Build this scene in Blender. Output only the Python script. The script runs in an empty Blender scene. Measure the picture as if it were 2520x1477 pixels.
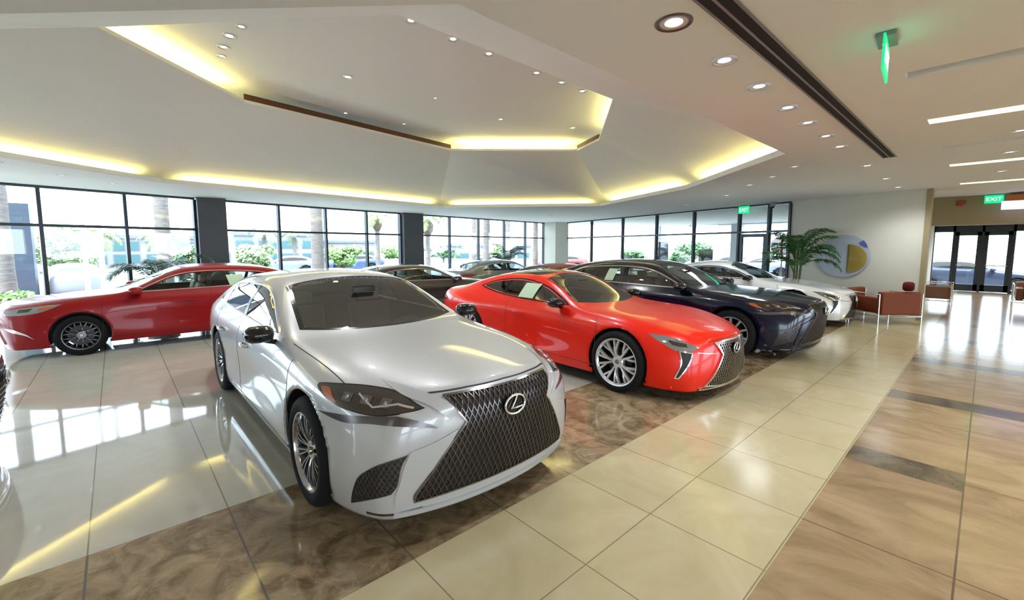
import bpy, bmesh, math, random
from mathutils import Vector, Matrix, geometry
from mathutils.bvhtree import BVHTree
random.seed(7)
PI = math.pi
S = bpy.context.scene
C = S.collection

# ---------------------------------------------------------------- camera, world, exposure
def R(d): return math.radians(d)
cam = bpy.data.cameras.new('camera'); cam_o = bpy.data.objects.new('camera', cam); C.objects.link(cam_o)
cam_o.location = (0, 0, 1.70)
cam_o.rotation_euler = (R(90 - 5.5), 0, R(-42.4))
cam.sensor_width = 36; cam.sensor_fit = 'HORIZONTAL'
cam.lens = 36 * 1067 / 2520
cam.shift_y = -28.5 / 2520
cam.clip_end = 500; cam.clip_start = 0.05
S.camera = cam_o
S.view_settings.view_transform = 'Standard'
S.view_settings.look = 'None'
S.view_settings.gamma = 1.0
S.view_settings.use_curve_mapping = False
S.view_settings.exposure = 0.93
w = bpy.data.worlds.new('sky'); S.world = w; w.use_nodes = True
bg = w.node_tree.nodes['Background']
bg.inputs[0].default_value = (0.74, 0.87, 1.0, 1); bg.inputs[1].default_value = 5.3
sun = bpy.data.lights.new('sun', 'SUN'); sun.energy = 5.0; sun.angle = R(2); sun.color = (1, .95, .85)
sun_o = bpy.data.objects.new('sun', sun); C.objects.link(sun_o)
sun_o.rotation_euler = (R(28), R(-12), R(-40))
S.cycles.max_bounces = 7; S.cycles.diffuse_bounces = 4; S.cycles.glossy_bounces = 4
S.cycles.transparent_max_bounces = 12; S.cycles.transmission_bounces = 4
S.cycles.sample_clamp_indirect = 6.0; S.cycles.blur_glossy = 0.5
S.cycles.caustics_reflective = False; S.cycles.caustics_refractive = False

# ---------------------------------------------------------------- materials
def mat(name, col, rough=.5, metal=0., ior=1.5, coat=0., emit=None, es=0., spec=.5):
    m = bpy.data.materials.new(name); m.use_nodes = True
    b = m.node_tree.nodes['Principled BSDF']
    b.inputs['Base Color'].default_value = (*col, 1)
    b.inputs['Roughness'].default_value = rough; b.inputs['Metallic'].default_value = metal
    b.inputs['IOR'].default_value = ior
    b.inputs['Specular IOR Level'].default_value = spec
    if coat: b.inputs['Coat Weight'].default_value = coat; b.inputs['Coat Roughness'].default_value = .03
    if emit: b.inputs['Emission Color'].default_value = (*emit, 1); b.inputs['Emission Strength'].default_value = es
    return m
def nodes(m): return m.node_tree.nodes, m.node_tree.links, m.node_tree.nodes['Principled BSDF']
def noisy(m, c1, c2, scale=5., detail=6., dist=0., stretch=(1, 1, 1), bump=0., lo=.35, hi=.65):
    n, l, b = nodes(m)
    tc = n.new('ShaderNodeTexCoord'); mp = n.new('ShaderNodeMapping'); mp.inputs['Scale'].default_value = stretch
    nz = n.new('ShaderNodeTexNoise'); nz.inputs['Scale'].default_value = scale; nz.inputs['Detail'].default_value = detail
    nz.inputs['Distortion'].default_value = dist
    r = n.new('ShaderNodeValToRGB'); r.color_ramp.elements[0].position = lo; r.color_ramp.elements[1].position = hi
    r.color_ramp.elements[0].color = (*c1, 1); r.color_ramp.elements[1].color = (*c2, 1)
    l.new(tc.outputs['Object'], mp.inputs[0]); l.new(mp.outputs[0], nz.inputs['Vector'])
    l.new(nz.outputs['Fac'], r.inputs[0]); l.new(r.outputs[0], b.inputs['Base Color'])
    if bump:
        bp = n.new('ShaderNodeBump'); bp.inputs['Strength'].default_value = bump; bp.inputs['Distance'].default_value = .02
        l.new(nz.outputs['Fac'], bp.inputs['Height']); l.new(bp.outputs[0], b.inputs['Normal'])
    return m
def glassmat(name, tint=(.9, .95, .93), refl=1.0, ior=1.5):
    m = bpy.data.materials.new(name); m.use_nodes = True
    n, l = m.node_tree.nodes, m.node_tree.links
    n.remove(n['Principled BSDF'])
    t = n.new('ShaderNodeBsdfTransparent'); t.inputs[0].default_value = (*tint, 1)
    g = n.new('ShaderNodeBsdfGlossy'); g.inputs['Roughness'].default_value = .01; g.inputs[0].default_value = (refl, refl, refl, 1)
    f = n.new('ShaderNodeFresnel'); ge = n.new('ShaderNodeNewGeometry'); mi = n.new('ShaderNodeMix')   # same reflection from both sides of a thin pane
    mi.inputs[2].default_value = ior; mi.inputs[3].default_value = 1 / ior
    l.new(ge.outputs['Backfacing'], mi.inputs[0]); l.new(mi.outputs[0], f.inputs[0])
    mx = n.new('ShaderNodeMixShader')
    l.new(f.outputs[0], mx.inputs[0]); l.new(t.outputs[0], mx.inputs[1]); l.new(g.outputs[0], mx.inputs[2])
    l.new(mx.outputs[0], n['Material Output'].inputs[0])
    return m
def tilemat(name, c1, c2, size=.66, ox=.0, oy=.0, grout=(.12, .11, .09), rough=.08, ior=1.7, mort=.006, scale=1.6, dist=1.5, stretch=(1, 1, 1), lo=.35, hi=.65, vein=None, var=.06, sy=None):
    m = mat(name, c1, rough, ior=ior); n, l, b = nodes(m)
    geo = n.new('ShaderNodeNewGeometry')
    mp = n.new('ShaderNodeMapping'); mp.inputs['Location'].default_value = (-ox, -oy, 0)
    l.new(geo.outputs['Position'], mp.inputs[0])
    br = n.new('ShaderNodeTexBrick'); br.offset = 0; br.squash = 1
    br.inputs['Scale'].default_value = 1; br.inputs['Brick Width'].default_value = size; br.inputs['Row Height'].default_value = sy or size
    br.inputs['Mortar Size'].default_value = mort; br.inputs['Mortar Smooth'].default_value = .2
    br.inputs['Color1'].default_value = (1 - var,) * 3 + (1,); br.inputs['Color2'].default_value = (1 + var * .3,) * 3 + (1,)
    br.inputs['Mortar'].default_value = (0, 0, 0, 1)
    l.new(mp.outputs[0], br.inputs['Vector'])
    m2 = n.new('ShaderNodeMapping'); m2.inputs['Scale'].default_value = stretch; l.new(geo.outputs['Position'], m2.inputs[0])
    nz = n.new('ShaderNodeTexNoise'); nz.inputs['Scale'].default_value = scale; nz.inputs['Detail'].default_value = 9; nz.inputs['Distortion'].default_value = dist
    nz.inputs['Roughness'].default_value = .62
    l.new(m2.outputs[0], nz.inputs['Vector'])
    r = n.new('ShaderNodeValToRGB'); e = r.color_ramp.elements
    e[0].position = lo; e[1].position = hi; e[0].color = (*c1, 1); e[1].color = (*c2, 1)
    l.new(nz.outputs['Fac'], r.inputs[0])
    col = r.outputs[0]
    if vein:
        wv = n.new('ShaderNodeTexNoise'); wv.inputs['Scale'].default_value = 2.3; wv.inputs['Detail'].default_value = 12; wv.inputs['Distortion'].default_value = 3.
        l.new(m2.outputs[0], wv.inputs['Vector'])
        r2 = n.new('ShaderNodeValToRGB'); q = r2.color_ramp.elements
        q[0].position = .485; q[0].color = (0, 0, 0, 1); q[1].position = .515; q[1].color = (0, 0, 0, 1)
        k = r2.color_ramp.elements.new(.5); k.color = (1, 1, 1, 1)
        l.new(wv.outputs['Fac'], r2.inputs[0])
        mv = n.new('ShaderNodeMix'); mv.data_type = 'RGBA'; vf = n.new('ShaderNodeMath'); vf.operation = 'MULTIPLY'; vf.inputs[1].default_value = .35; l.new(r2.outputs[0], vf.inputs[0]); l.new(vf.outputs[0], mv.inputs[0]); l.new(col, mv.inputs[6])
        mv.inputs[7].default_value = (*vein, 1); col = mv.outputs[2]
    mm = n.new('ShaderNodeMix'); mm.data_type = 'RGBA'; mm.blend_type = 'MULTIPLY'; mm.inputs[0].default_value = 1
    l.new(col, mm.inputs[6]); l.new(br.outputs['Color'], mm.inputs[7])
    mg = n.new('ShaderNodeMix'); mg.data_type = 'RGBA'; l.new(br.outputs['Fac'], mg.inputs[0]); l.new(mm.outputs[2], mg.inputs[6]); mg.inputs[7].default_value = (*grout, 1)
    l.new(mg.outputs[2], b.inputs['Base Color'])
    return m

# ---------------------------------------------------------------- mesh helpers
class MB:
    """collects verts and faces, then links ONE mesh object"""
    def __init__(s): s.v = []; s.f = []; s.mi = []; s.m = 0
    def add(s, vs, fs):
        b = len(s.v); s.v += [tuple(p) for p in vs]; s.f += [tuple(b + i for i in f) for f in fs]; s.mi += [s.m] * len(fs)
        return s
    def box(s, c, d, rz=0., rx=0., ry=0.):
        mt = Matrix.Translation(c) @ Matrix.Rotation(rz, 4, 'Z') @ Matrix.Rotation(ry, 4, 'Y') @ Matrix.Rotation(rx, 4, 'X')
        h = [(x * d[0] / 2, y * d[1] / 2, z * d[2] / 2) for x in (-1, 1) for y in (-1, 1) for z in (-1, 1)]
        return s.add([mt @ Vector(p) for p in h], [(0, 1, 3, 2), (4, 6, 7, 5), (0, 4, 5, 1), (2, 3, 7, 6), (0, 2, 6, 4), (1, 5, 7, 3)])
    def bb(s, lo, hi): return s.box([(lo[i] + hi[i]) / 2 for i in range(3)], [hi[i] - lo[i] for i in range(3)])
    def prism(s, poly, z0, z1):
        n = len(poly)
        return s.add([(x, y, z0) for x, y in poly] + [(x, y, z1) for x, y in poly],
                     [tuple(range(n))[::-1], tuple(range(n, 2 * n))] + [(i, (i + 1) % n, n + (i + 1) % n, n + i) for i in range(n)])
    def tube(s, pts, r, n=8, cap=True):
        pts = [Vector(p) for p in pts]; rr = r if isinstance(r, (list, tuple)) else [r] * len(pts)
        rings = []
        for i, p in enumerate(pts):
            d = (pts[min(i + 1, len(pts) - 1)] - pts[max(i - 1, 0)]).normalized()
            a = d.orthogonal().normalized() if i == 0 else (rings_a - d * rings_a.dot(d)).normalized()
            rings_a = a; b = d.cross(a)
            rings.append([p + (a * math.cos(2 * PI * k / n) + b * math.sin(2 * PI * k / n)) * rr[i] for k in range(n)])
        fs = [(i * n + k, i * n + (k + 1) % n, (i + 1) * n + (k + 1) % n, (i + 1) * n + k) for i in range(len(pts) - 1) for k in range(n)]
        if cap: fs += [tuple(range(n))[::-1], tuple((len(pts) - 1) * n + k for k in range(n))]
        return s.add([q for r_ in rings for q in r_], fs)
    def lathe(s, prof, c=(0, 0, 0), axis='Z', n=32, closed=False):
        """prof: list of (radius, height along axis)"""
        vs = []
        for r_, h in prof:
            for k in range(n):
                a = 2 * PI * k / n; x, y = r_ * math.cos(a), r_ * math.sin(a)
                p = {'Z': (x, y, h), 'Y': (x, h, y), 'X': (h, x, y)}[axis]
                vs.append((p[0] + c[0], p[1] + c[1], p[2] + c[2]))
        m = len(prof); rng = range(m if closed else m - 1)
        fs = [(i * n + k, i * n + (k + 1) % n, ((i + 1) % m) * n + (k + 1) % n, ((i + 1) % m) * n + k) for i in rng for k in range(n)]
        return s.add(vs, fs)
    def quad(s, *p): return s.add(p, [tuple(range(len(p)))])
    def build(s, name, m, parent=None, smooth=None, bevel=0., seg=2, loc=None, fix=True):
        me = bpy.data.meshes.new(name); me.from_pydata(s.v, [], s.f); me.update()
        for x in (m if isinstance(m, (list, tuple)) else [m]): me.materials.append(x)
        if isinstance(m, (list, tuple)): me.polygons.foreach_set('material_index', s.mi)
        if fix:
            bm = bmesh.new(); bm.from_mesh(me); bmesh.ops.recalc_face_normals(bm, faces=bm.faces); bm.to_mesh(me); bm.free()
        o = bpy.data.objects.new(name, me); C.objects.link(o)
        if smooth is not None:
            me.shade_smooth(); me.set_sharp_from_angle(angle=R(smooth))
        if bevel:
            b = o.modifiers.new('bevel', 'BEVEL'); b.width = bevel; b.segments = seg; b.limit_method = 'ANGLE'; b.angle_limit = R(40); b.harden_normals = False
        if parent: o.parent = parent
        if loc: o.location = loc
        return o
def tag(o, label=None, cat=None, group=None, kind=None):
    if label: o['label'] = label
    if cat: o['category'] = cat
    if group: o['group'] = group
    if kind: o['kind'] = kind
    return o
def thing(name, label, cat, loc=(0, 0, 0), rz=0, group=None):
    o = bpy.data.objects.new(name, None); C.objects.link(o); o.location = loc; o.rotation_euler = (0, 0, rz)
    return tag(o, label, cat, group)
def struct(o): o['kind'] = 'structure'; return o
def copy_tree(o, parent=None):
    c = o.copy(); C.objects.link(c); c.parent = parent
    for ch in list(o.children): copy_tree(ch, c)
    return c
def text_mesh(name, s, size, m, parent, M4, depth=.004):
    cu = bpy.data.curves.new(name, 'FONT'); cu.body = s; cu.size = size; cu.extrude = depth; cu.align_x = 'CENTER'; cu.align_y = 'CENTER'
    t = bpy.data.objects.new(name, cu); C.objects.link(t); bpy.context.view_layer.update()
    me = bpy.data.meshes.new_from_object(t); bpy.data.objects.remove(t)
    me.materials.clear(); me.materials.append(m); me.transform(M4)
    o = bpy.data.objects.new(name, me); C.objects.link(o)
    if parent: o.parent = parent
    return o
# ---------------------------------------------------------------- car builder
def lerp_tab(tab, x):
    """piecewise cubic (monotone-ish) interpolation through a table sorted by x descending or ascending"""
    t = sorted(tab)
    if x <= t[0][0]: return t[0][1]
    if x >= t[-1][0]: return t[-1][1]
    for i in range(len(t) - 1):
        if t[i][0] <= x <= t[i + 1][0]:
            h = t[i + 1][0] - t[i][0]; u = (x - t[i][0]) / h
            d = (t[i + 1][1] - t[i][1]) / h
            def sl(j):
                if j <= 0 or j >= len(t) - 1: return d
                a = (t[j][1] - t[j - 1][1]) / (t[j][0] - t[j - 1][0]); b = (t[j + 1][1] - t[j][1]) / (t[j + 1][0] - t[j][0])
                return 0 if a * b <= 0 else 2 * a * b / (a + b)
            m0, m1 = sl(i), sl(i + 1)
            return ((1 + 2 * u) * (1 - u) ** 2 * t[i][1] + u * (1 - u) ** 2 * h * m0 + u * u * (3 - 2 * u) * t[i + 1][1] + u * u * (u - 1) * h * m1)

def cage(sp):
    """control cage of the body as the surface of a box grid; x forward from the front axle, y left, z up"""
    xs = sp['xs']; L = sp['levels']; nk = len(L); m = 8
    V = {}; vs = []; fs = []
    def vid(key, p):
        if key not in V: V[key] = len(vs); vs.append(p)
        return V[key]
    n = len(xs)
    def side(i, k, s):
        x = xs[i]; y = lerp_tab(L[k][0], x); z = lerp_tab(L[k][1], x)
        dx = 0
        if i == n - 1: dx = sp['nose_dx'][k]
        if i == 0: dx = sp['tail_dx'][k]
        return Vector((x + dx, s * y, z))
    def top(i, j):
        t = -1 + 2 * j / m; a = side(i, nk - 1, 1)
        zc = lerp_tab(sp['crown'], xs[i])
        z = a.z + (zc - a.z) * (1 - abs(t) ** sp.get('crown_pow', 2.0))
        x = a.x
        if i == n - 1: x += sp['nose_bulge'][nk - 1] * (1 - abs(t) ** 2.2)
        if i == n - 2: x += sp['nose_bulge'][nk - 1] * .72 * (1 - abs(t) ** 2.2)
        if i == n - 3: x += sp['nose_bulge'][nk - 1] * .4 * (1 - abs(t) ** 2.2)
        if i == 0: x += sp['tail_bulge'][nk - 1] * (1 - abs(t) ** 2.2)
        if i == 1: x += sp['tail_bulge'][nk - 1] * .6 * (1 - abs(t) ** 2.2)
        return Vector((x, t * a.y, z))
    def face_pt(i, j, k):
        t = -1 + 2 * j / m; a = side(i, k, 1); b = sp['nose_bulge'][k] if i else sp['tail_bulge'][k]
        zc = lerp_tab(sp['crown'], xs[i]); ad = (zc - side(i, nk - 1, 1).z) * (1 - t * t) * max(0, (k - (nk - 4)) / 3)
        return Vector((a.x + b * (1 - abs(t) ** 2.2), t * a.y, a.z + ad))
    def P(i, j, k):
        if k == nk - 1: return vid((i, j, k), top(i, j))
        if j in (0, m): return vid((i, j, k), side(i, k, -1 if j == 0 else 1))
        return vid((i, j, k), face_pt(i, j, k))
    for i in range(n - 1):
        for k in range(nk - 1):
            fs.append((P(i, m, k), P(i, m, k + 1), P(i + 1, m, k + 1), P(i + 1, m, k)))
            fs.append((P(i, 0, k), P(i + 1, 0, k), P(i + 1, 0, k + 1), P(i, 0, k + 1)))
        for j in range(m): fs.append((P(i, j, nk - 1), P(i + 1, j, nk - 1), P(i + 1, j + 1, nk - 1), P(i, j + 1, nk - 1)))
    for j in range(m):
        for k in range(nk - 1):
            fs.append((P(n - 1, j, k), P(n - 1, j + 1, k), P(n - 1, j + 1, k + 1), P(n - 1, j, k + 1)))
            fs.append((P(0, j, k), P(0, j, k + 1), P(0, j + 1, k + 1), P(0, j + 1, k)))
    return vs, fs

def in_poly(p, poly):
    c = False; x, y = p; j = len(poly) - 1
    for i in range(len(poly)):
        xi, yi = poly[i]; xj, yj = poly[j]
        if (yi > y) != (yj > y) and x < (xj - xi) * (y - yi) / (yj - yi) + xi: c = not c
        j = i
    return c
def smooth_poly(pts, n=6):
    """closed Catmull-Rom; a point given as (x, y, 1) is a sharp corner"""
    out = []; N = len(pts)
    for i in range(N):
        p1, p2 = pts[i], pts[(i + 1) % N]; p0, p3 = pts[i - 1], pts[(i + 2) % N]
        if len(p1) > 2: p0 = (2 * p1[0] - p2[0], 2 * p1[1] - p2[1])
        if len(p2) > 2: p3 = (2 * p2[0] - p1[0], 2 * p2[1] - p1[1])
        for q in range(n):
            t = q / n
            out.append(tuple(.5 * (2 * p1[a] + (p2[a] - p0[a]) * t + (2 * p0[a] - 5 * p1[a] + 4 * p2[a] - p3[a]) * t * t + (3 * p1[a] - p0[a] - 3 * p2[a] + p3[a]) * t ** 3) for a in (0, 1)))
    return out
def resample(poly, step):
    out = []
    for i in range(len(poly)):
        a, b = Vector(poly[i][:2]), Vector(poly[(i + 1) % len(poly)][:2]); L = (b - a).length
        k = max(1, int(round(L / step)))
        if L < 1e-6: continue
        out += [tuple(a.lerp(b, q / k)) for q in range(k)]
    return out
def offset_poly(poly, d):
    """grow a polygon outward by d"""
    P = [Vector(p[:2]) for p in poly]; n = len(P)
    A = sum(P[i].x * P[(i + 1) % n].y - P[(i + 1) % n].x * P[i].y for i in range(n)); sg = 1 if A > 0 else -1
    out = []
    for i in range(n):
        a = (P[i] - P[i - 1]); b = (P[(i + 1) % n] - P[i])
        if a.length < 1e-9 or b.length < 1e-9: out.append(tuple(P[i])); continue
        a.normalize(); b.normalize()
        nn = Vector((a.y + b.y, -a.x - b.x)); nn = nn.normalized() if nn.length > 1e-6 else Vector((a.y, -a.x))
        c = max(.45, nn.dot(Vector((a.y, -a.x))))
        out.append(tuple(P[i] + nn * sg * d / c))
    return out
class View:
    """a projection plane: d = direction looking AT the body; u, v = plane axes"""
    def __init__(s, d, u, v): s.d = Vector(d).normalized(); s.u = Vector(u).normalized(); s.v = Vector(v).normalized()
    def uv(s, p): return (p.dot(s.u), p.dot(s.v))
    def ray(s, uv): return s.u * uv[0] + s.v * uv[1] - s.d * 20
SIDE = {1: View((0, -1, 0), (1, 0, 0), (0, 0, 1)), -1: View((0, 1, 0), (1, 0, 0), (0, 0, 1))}
FRONT = View((-1, 0, 0), (0, 1, 0), (0, 0, 1)); REAR = View((1, 0, 0), (0, 1, 0), (0, 0, 1)); TOP = View((0, 0, -1), (1, 0, 0), (0, 1, 0))
def corner_view(a, s=1):
    """looking at the front corner from azimuth a degrees off the nose, side s"""
    c, n = math.cos(R(a)), math.sin(R(a)) * s
    return View((-c, -n, 0), (-n, c, 0), (0, 0, 1))

def surf(bvh, view, uv):
    h = bvh.ray_cast(view.ray(uv), view.d)
    if h[0] is None:
        h = bvh.find_nearest(view.ray(uv) + view.d * 19.2)
    return h[0], h[1]
def patch(name, bvh, view, outline, m, parent, off=.003, thick=.012, step=.03, hole=None, shape=None, smooth=35, inner=True):
    """a thin curved panel: the outline in the view plane, laid onto the body surface"""
    ol = resample(outline, step); V2 = [Vector(p) for p in ol]; n = len(ol)
    E = [(i, (i + 1) % n) for i in range(n)]
    if hole:
        hl = resample(hole, step); b = len(V2); V2 += [Vector(p) for p in hl]; E += [(b + i, b + (i + 1) % len(hl)) for i in range(len(hl))]
    if inner:
        x0 = min(p[0] for p in ol); x1 = max(p[0] for p in ol); y0 = min(p[1] for p in ol); y1 = max(p[1] for p in ol)
        i0 = int(x0 / step); 
        for a in range(int((x1 - x0) / step) + 1):
            for c in range(int((y1 - y0) / step) + 1):
                q = (x0 + (a + .5) * step, y0 + (c + .5) * step)
                if in_poly(q, ol) and not (hole and in_poly(q, hole)):
                    if min((Vector(q) - Vector(p)).length for p in V2[:n]) > step * .45: V2.append(Vector(q))
    vs, es, fs, *_ = geometry.delaunay_2d_cdt(V2, E, [], 1, 1e-5)
    pos = []; nor = []
    for p in vs:
        h, nn = surf(bvh, view, (p.x, p.y))
        if nn.dot(view.d) > 0: nn = -nn
        o = off + (shape(p.x, p.y) if shape else 0)
        pos.append(h + nn * o); nor.append(nn)
    keep = []
    for f in fs:
        cx = sum(vs[i].x for i in f) / 3; cy = sum(vs[i].y for i in f) / 3
        if not in_poly((cx, cy), ol): continue
        if hole and in_poly((cx, cy), hole): continue
        keep.append(tuple(f))
    cnt = {}
    for f in keep:
        for a, b in zip(f, f[1:] + f[:1]): cnt[(min(a, b), max(a, b))] = cnt.get((min(a, b), max(a, b)), 0) + 1
    P = list(pos); ring = {}
    fs2 = list(keep)
    for f in keep:
        for a, b in zip(f, f[1:] + f[:1]):
            if cnt[(min(a, b), max(a, b))] == 1:
                for q in (a, b):
                    if q not in ring: ring[q] = len(P); P.append(pos[q] - nor[q] * thick)
                fs2.append((b, a, ring[a], ring[b]))
    me = bpy.data.meshes.new(name); me.from_pydata([tuple(p) for p in P], [], fs2); me.update()
    bm = bmesh.new(); bm.from_mesh(me); bmesh.ops.recalc_face_normals(bm, faces=bm.faces)
    # make sure the top looks outwards
    bm.faces.ensure_lookup_table(); tot = sum(f.normal.dot(view.d) * f.calc_area() for f in bm.faces[:len(keep)])
    if tot > 0: bmesh.ops.reverse_faces(bm, faces=bm.faces)
    bm.to_mesh(me); bm.free()
    me.materials.append(m)
    if smooth: me.shade_smooth(); me.set_sharp_from_angle(angle=R(smooth))
    o = bpy.data.objects.new(name, me); C.objects.link(o); o.parent = parent
    return o
def strip(bvh, view, pts, wd, off=.002, mb=None, hh=.004, step=.025, closed=False):
    """a thin raised or dark line following the surface, returned in the builder mb"""
    mb = mb or MB(); P = []
    pts = [Vector(p) for p in pts]
    if closed: pts.append(pts[0])
    for i in range(len(pts) - 1):
        k = max(1, int((pts[i + 1] - pts[i]).length / step))
        for q in range(k): P.append(pts[i].lerp(pts[i + 1], q / k))
    P.append(pts[-1]); vs = []
    for i, p in enumerate(P):
        d = (P[min(i + 1, len(P) - 1)] - P[max(i - 1, 0)]).normalized(); nn = Vector((-d.y, d.x))
        for s_ in (-.5, .5):
            h, n3 = surf(bvh, view, tuple(p + nn * s_ * wd))
            if n3.dot(view.d) > 0: n3 = -n3
            vs += [h + n3 * off, h - n3 * hh]
    fs = []
    for i in range(len(P) - 1):
        a = i * 4; b = a + 4
        fs += [(a, b, b + 2, a + 2), (a, a + 1, b + 1, b), (a + 2, b + 2, b + 3, a + 3)]
    return mb.add(vs, fs)

def make_body(sp, lvl):
    vs, fs = cage(sp)
    me = bpy.data.meshes.new('cage'); me.from_pydata([tuple(v) for v in vs], [], fs); me.update()
    o = bpy.data.objects.new('cage', me); C.objects.link(o)
    md = o.modifiers.new('s', 'SUBSURF'); md.levels = lvl; md.render_levels = lvl
    if sp.get('crease'):
        at = me.attributes.new('crease_edge', 'FLOAT', 'EDGE'); 
        for e in me.edges:
            a, b = me.vertices[e.vertices[0]].co, me.vertices[e.vertices[1]].co
            at.data[e.index].value = sp['crease'](a, b)
    dg = bpy.context.evaluated_depsgraph_get(); dg.update()
    ev = o.evaluated_get(dg); m2 = bpy.data.meshes.new_from_object(ev)
    bpy.data.objects.remove(o)
    bm = bmesh.new(); bm.from_mesh(m2); bpy.data.meshes.remove(m2)
    bmesh.ops.recalc_face_normals(bm, faces=bm.faces)
    s = sum(f.normal.z for f in bm.faces if f.calc_center_median().z > 1.2)
    if s < 0: bmesh.ops.reverse_faces(bm, faces=bm.faces)
    return bm
def cut_openings(bm, sp, bvh):
    ra = sp['arch_r']; r0 = sp['wheel_r']
    side_open = sp['side_glass']
    kill = []
    for f in bm.faces:
        c = f.calc_center_median(); n = f.normal
        dead = False
        if abs(n.y) > .25 and abs(c.y) > .5:
            for ax in (0, -sp['wb']):
                if (c.x - ax) ** 2 + (c.z - sp['arch_z']) ** 2 < (ra + .004) ** 2: dead = True
            if c.z > sp['belt'] - .1:
                for p in side_open:
                    if in_poly((c.x, c.z), p): dead = True
        if n.z > .15 and c.z > sp['belt'] - .12:
            for key in ('windshield', 'rear_glass'):
                if in_poly((c.x, c.y), sp['_' + key + '_in']): dead = True
        if dead: kill.append(f)
    bmesh.ops.delete(bm, geom=kill, context='FACES')
    def near(p, poly):
        best = (9., None)
        for i in range(len(poly)):
            a, b = Vector(poly[i - 1][:2]), Vector(poly[i][:2]); ab = b - a
            if ab.length < 1e-7: continue
            t = max(0, min(1, (p - a).dot(ab) / ab.length_squared)); q = a + ab * t; d = (q - p).length
            if d < best[0]: best = (d, q)
        return best
    done = set()
    for e in bm.edges:
        if e.is_boundary:
            for v in e.verts:
                if v.index in done: continue
                done.add(v.index)
                if v.co.z > sp['belt'] - .12:
                    cand = []
                    if abs(v.co.y) > .45: cand += [(near(Vector((v.co.x, v.co.z)), p), 's') for p in side_open]
                    cand += [(near(Vector((v.co.x, v.co.y)), sp['_' + k + '_in']), 't') for k in ('windshield', 'rear_glass')]
                    (d, q), kd = min(cand, key=lambda c: c[0][0])
                    if q is not None and d < .06:
                        h, nn = surf(bvh, SIDE[1 if v.co.y > 0 else -1], (q.x, q.y)) if kd == 's' else surf(bvh, TOP, (q.x, q.y))
                        if (h - v.co).length < .10: v.co = h
                    continue
                for ax in (0, -sp['wb']):
                    dx, dz = v.co.x - ax, v.co.z - sp['arch_z']; d = math.hypot(dx, dz)
                    if abs(v.co.y) > .5 and v.co.z > .1 and abs(d - ra) < .08 and d > 1e-6 and v.co.z > sp['levels'][0][1][1][1] + .02:
                        v.co.x = ax + dx / d * ra; v.co.z = sp['arch_z'] + dz / d * ra

def rim_mesh(style, r, w=.21):
    """a wheel: barrel, lip, hub and spokes. axis Y, the outer face at +y"""
    mb = MB(); yo = w / 2
    mb.m = 1; mb.lathe([(r * .93, -yo), (r * .96, -yo + .01), (r * .90, 0.), (r * .94, yo - .035), (r * .955, yo - .01)], axis='Y', n=56)
    mb.lathe([(r * .90, yo - .02), (r * .87, yo - .05), (r * .86, -yo)], axis='Y', n=56)
    mb.m = 0; mb.lathe([(r * .955, yo - .01), (r * 1.0, yo), (r * 1.0, yo + .006), (r * .95, yo + .004), (r * .93, yo - .008), (r * .90, yo - .02)], axis='Y', n=56)
    mb.lathe([(.0, yo - .03), (.06, yo - .032), (.075, yo - .045), (.08, yo - .08), (.0, yo - .08)], axis='Y', n=24)
    def spoke(a0, a1, r0, r1, w0, w1, y0, y1, th=.028):
        p0 = Vector((math.cos(a0) * r0, 0, math.sin(a0) * r0)); p1 = Vector((math.cos(a1) * r1, 0, math.sin(a1) * r1))
        d = (p1 - p0).normalized(); q = Vector((-d.z, 0, d.x)); N = 5; vs = []
        for i in range(N + 1):
            t = i / N; c = p0.lerp(p1, t); ww = (w0 + (w1 - w0) * t) / 2; y = y0 + (y1 - y0) * t + .012 * math.sin(PI * t)
            vs += [c - q * ww + Vector((0, y - th, 0)), c - q * ww * .75 + Vector((0, y, 0)), c + q * ww * .75 + Vector((0, y, 0)), c + q * ww + Vector((0, y - th, 0))]
        fs = []
        for i in range(N):
            a = i * 4; b = a + 4
            fs += [(a, b, b + 1, a + 1), (a + 1, b + 1, b + 2, a + 2), (a + 2, b + 2, b + 3, a + 3), (a + 3, b + 3, b, a)]
        mb.add(vs, fs)
    if style == 'multi':
        for k in range(10):
            a = 2 * PI * k / 10
            for s in (-1, 1): spoke(a + s * .05, a + s * .115, .05, r * .94, .014, .012, yo - .035, yo - .012)
    elif style == 'split':
        for k in range(5):
            a = 2 * PI * k / 5 + PI / 2
            for s in (-1, 1):
                spoke(a + s * .12, a + s * .22, .045, r * .94, .030, .030, yo - .035, yo - .008)
                spoke(a + s * .19, a + s * .46, r * .42, r * .94, .020, .034, yo - .028, yo - .010)
    elif style == 'ten':
        for k in range(10):
            a = 2 * PI * k / 10
            spoke(a, a, .045, r * .93, .026, .040, yo - .035, yo - .010)
    elif style == 'mesh':
        for k in range(9):
            a = 2 * PI * k / 9
            spoke(a, a, .05, r * .55, .022, .016, yo - .035, yo - .022)
            for s in (-1, 1): spoke(a, a + s * .19, r * .48, r * .94, .014, .014, yo - .024, yo - .012)
    elif style == 'star':
        for k in range(5):
            a = 2 * PI * k / 5 + PI / 2
            for s in (-1, 1): spoke(a + s * .22, a + s * .16, .05, r * .93, .03, .03, yo - .035, yo - .010)
    return mb
def tyre_mesh(R_, r, w=.235):
    h = w / 2
    prof = [(r * .97, -h + .012), (r * 1.02, -h + .002), (R_ - .055, -h - .004), (R_ - .025, -h + .006), (R_ - .006, -h + .028), (R_, -h + .06), (R_, -.02), (R_ - .007, -.016), (R_ - .007, .016), (R_, .02), (R_, h - .06), (R_ - .006, h - .028), (R_ - .025, h - .006), (R_ - .055, h + .004), (r * 1.02, h - .002), (r * .97, h - .012)]
    return MB().lathe(prof, axis='Y', n=56)

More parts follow.
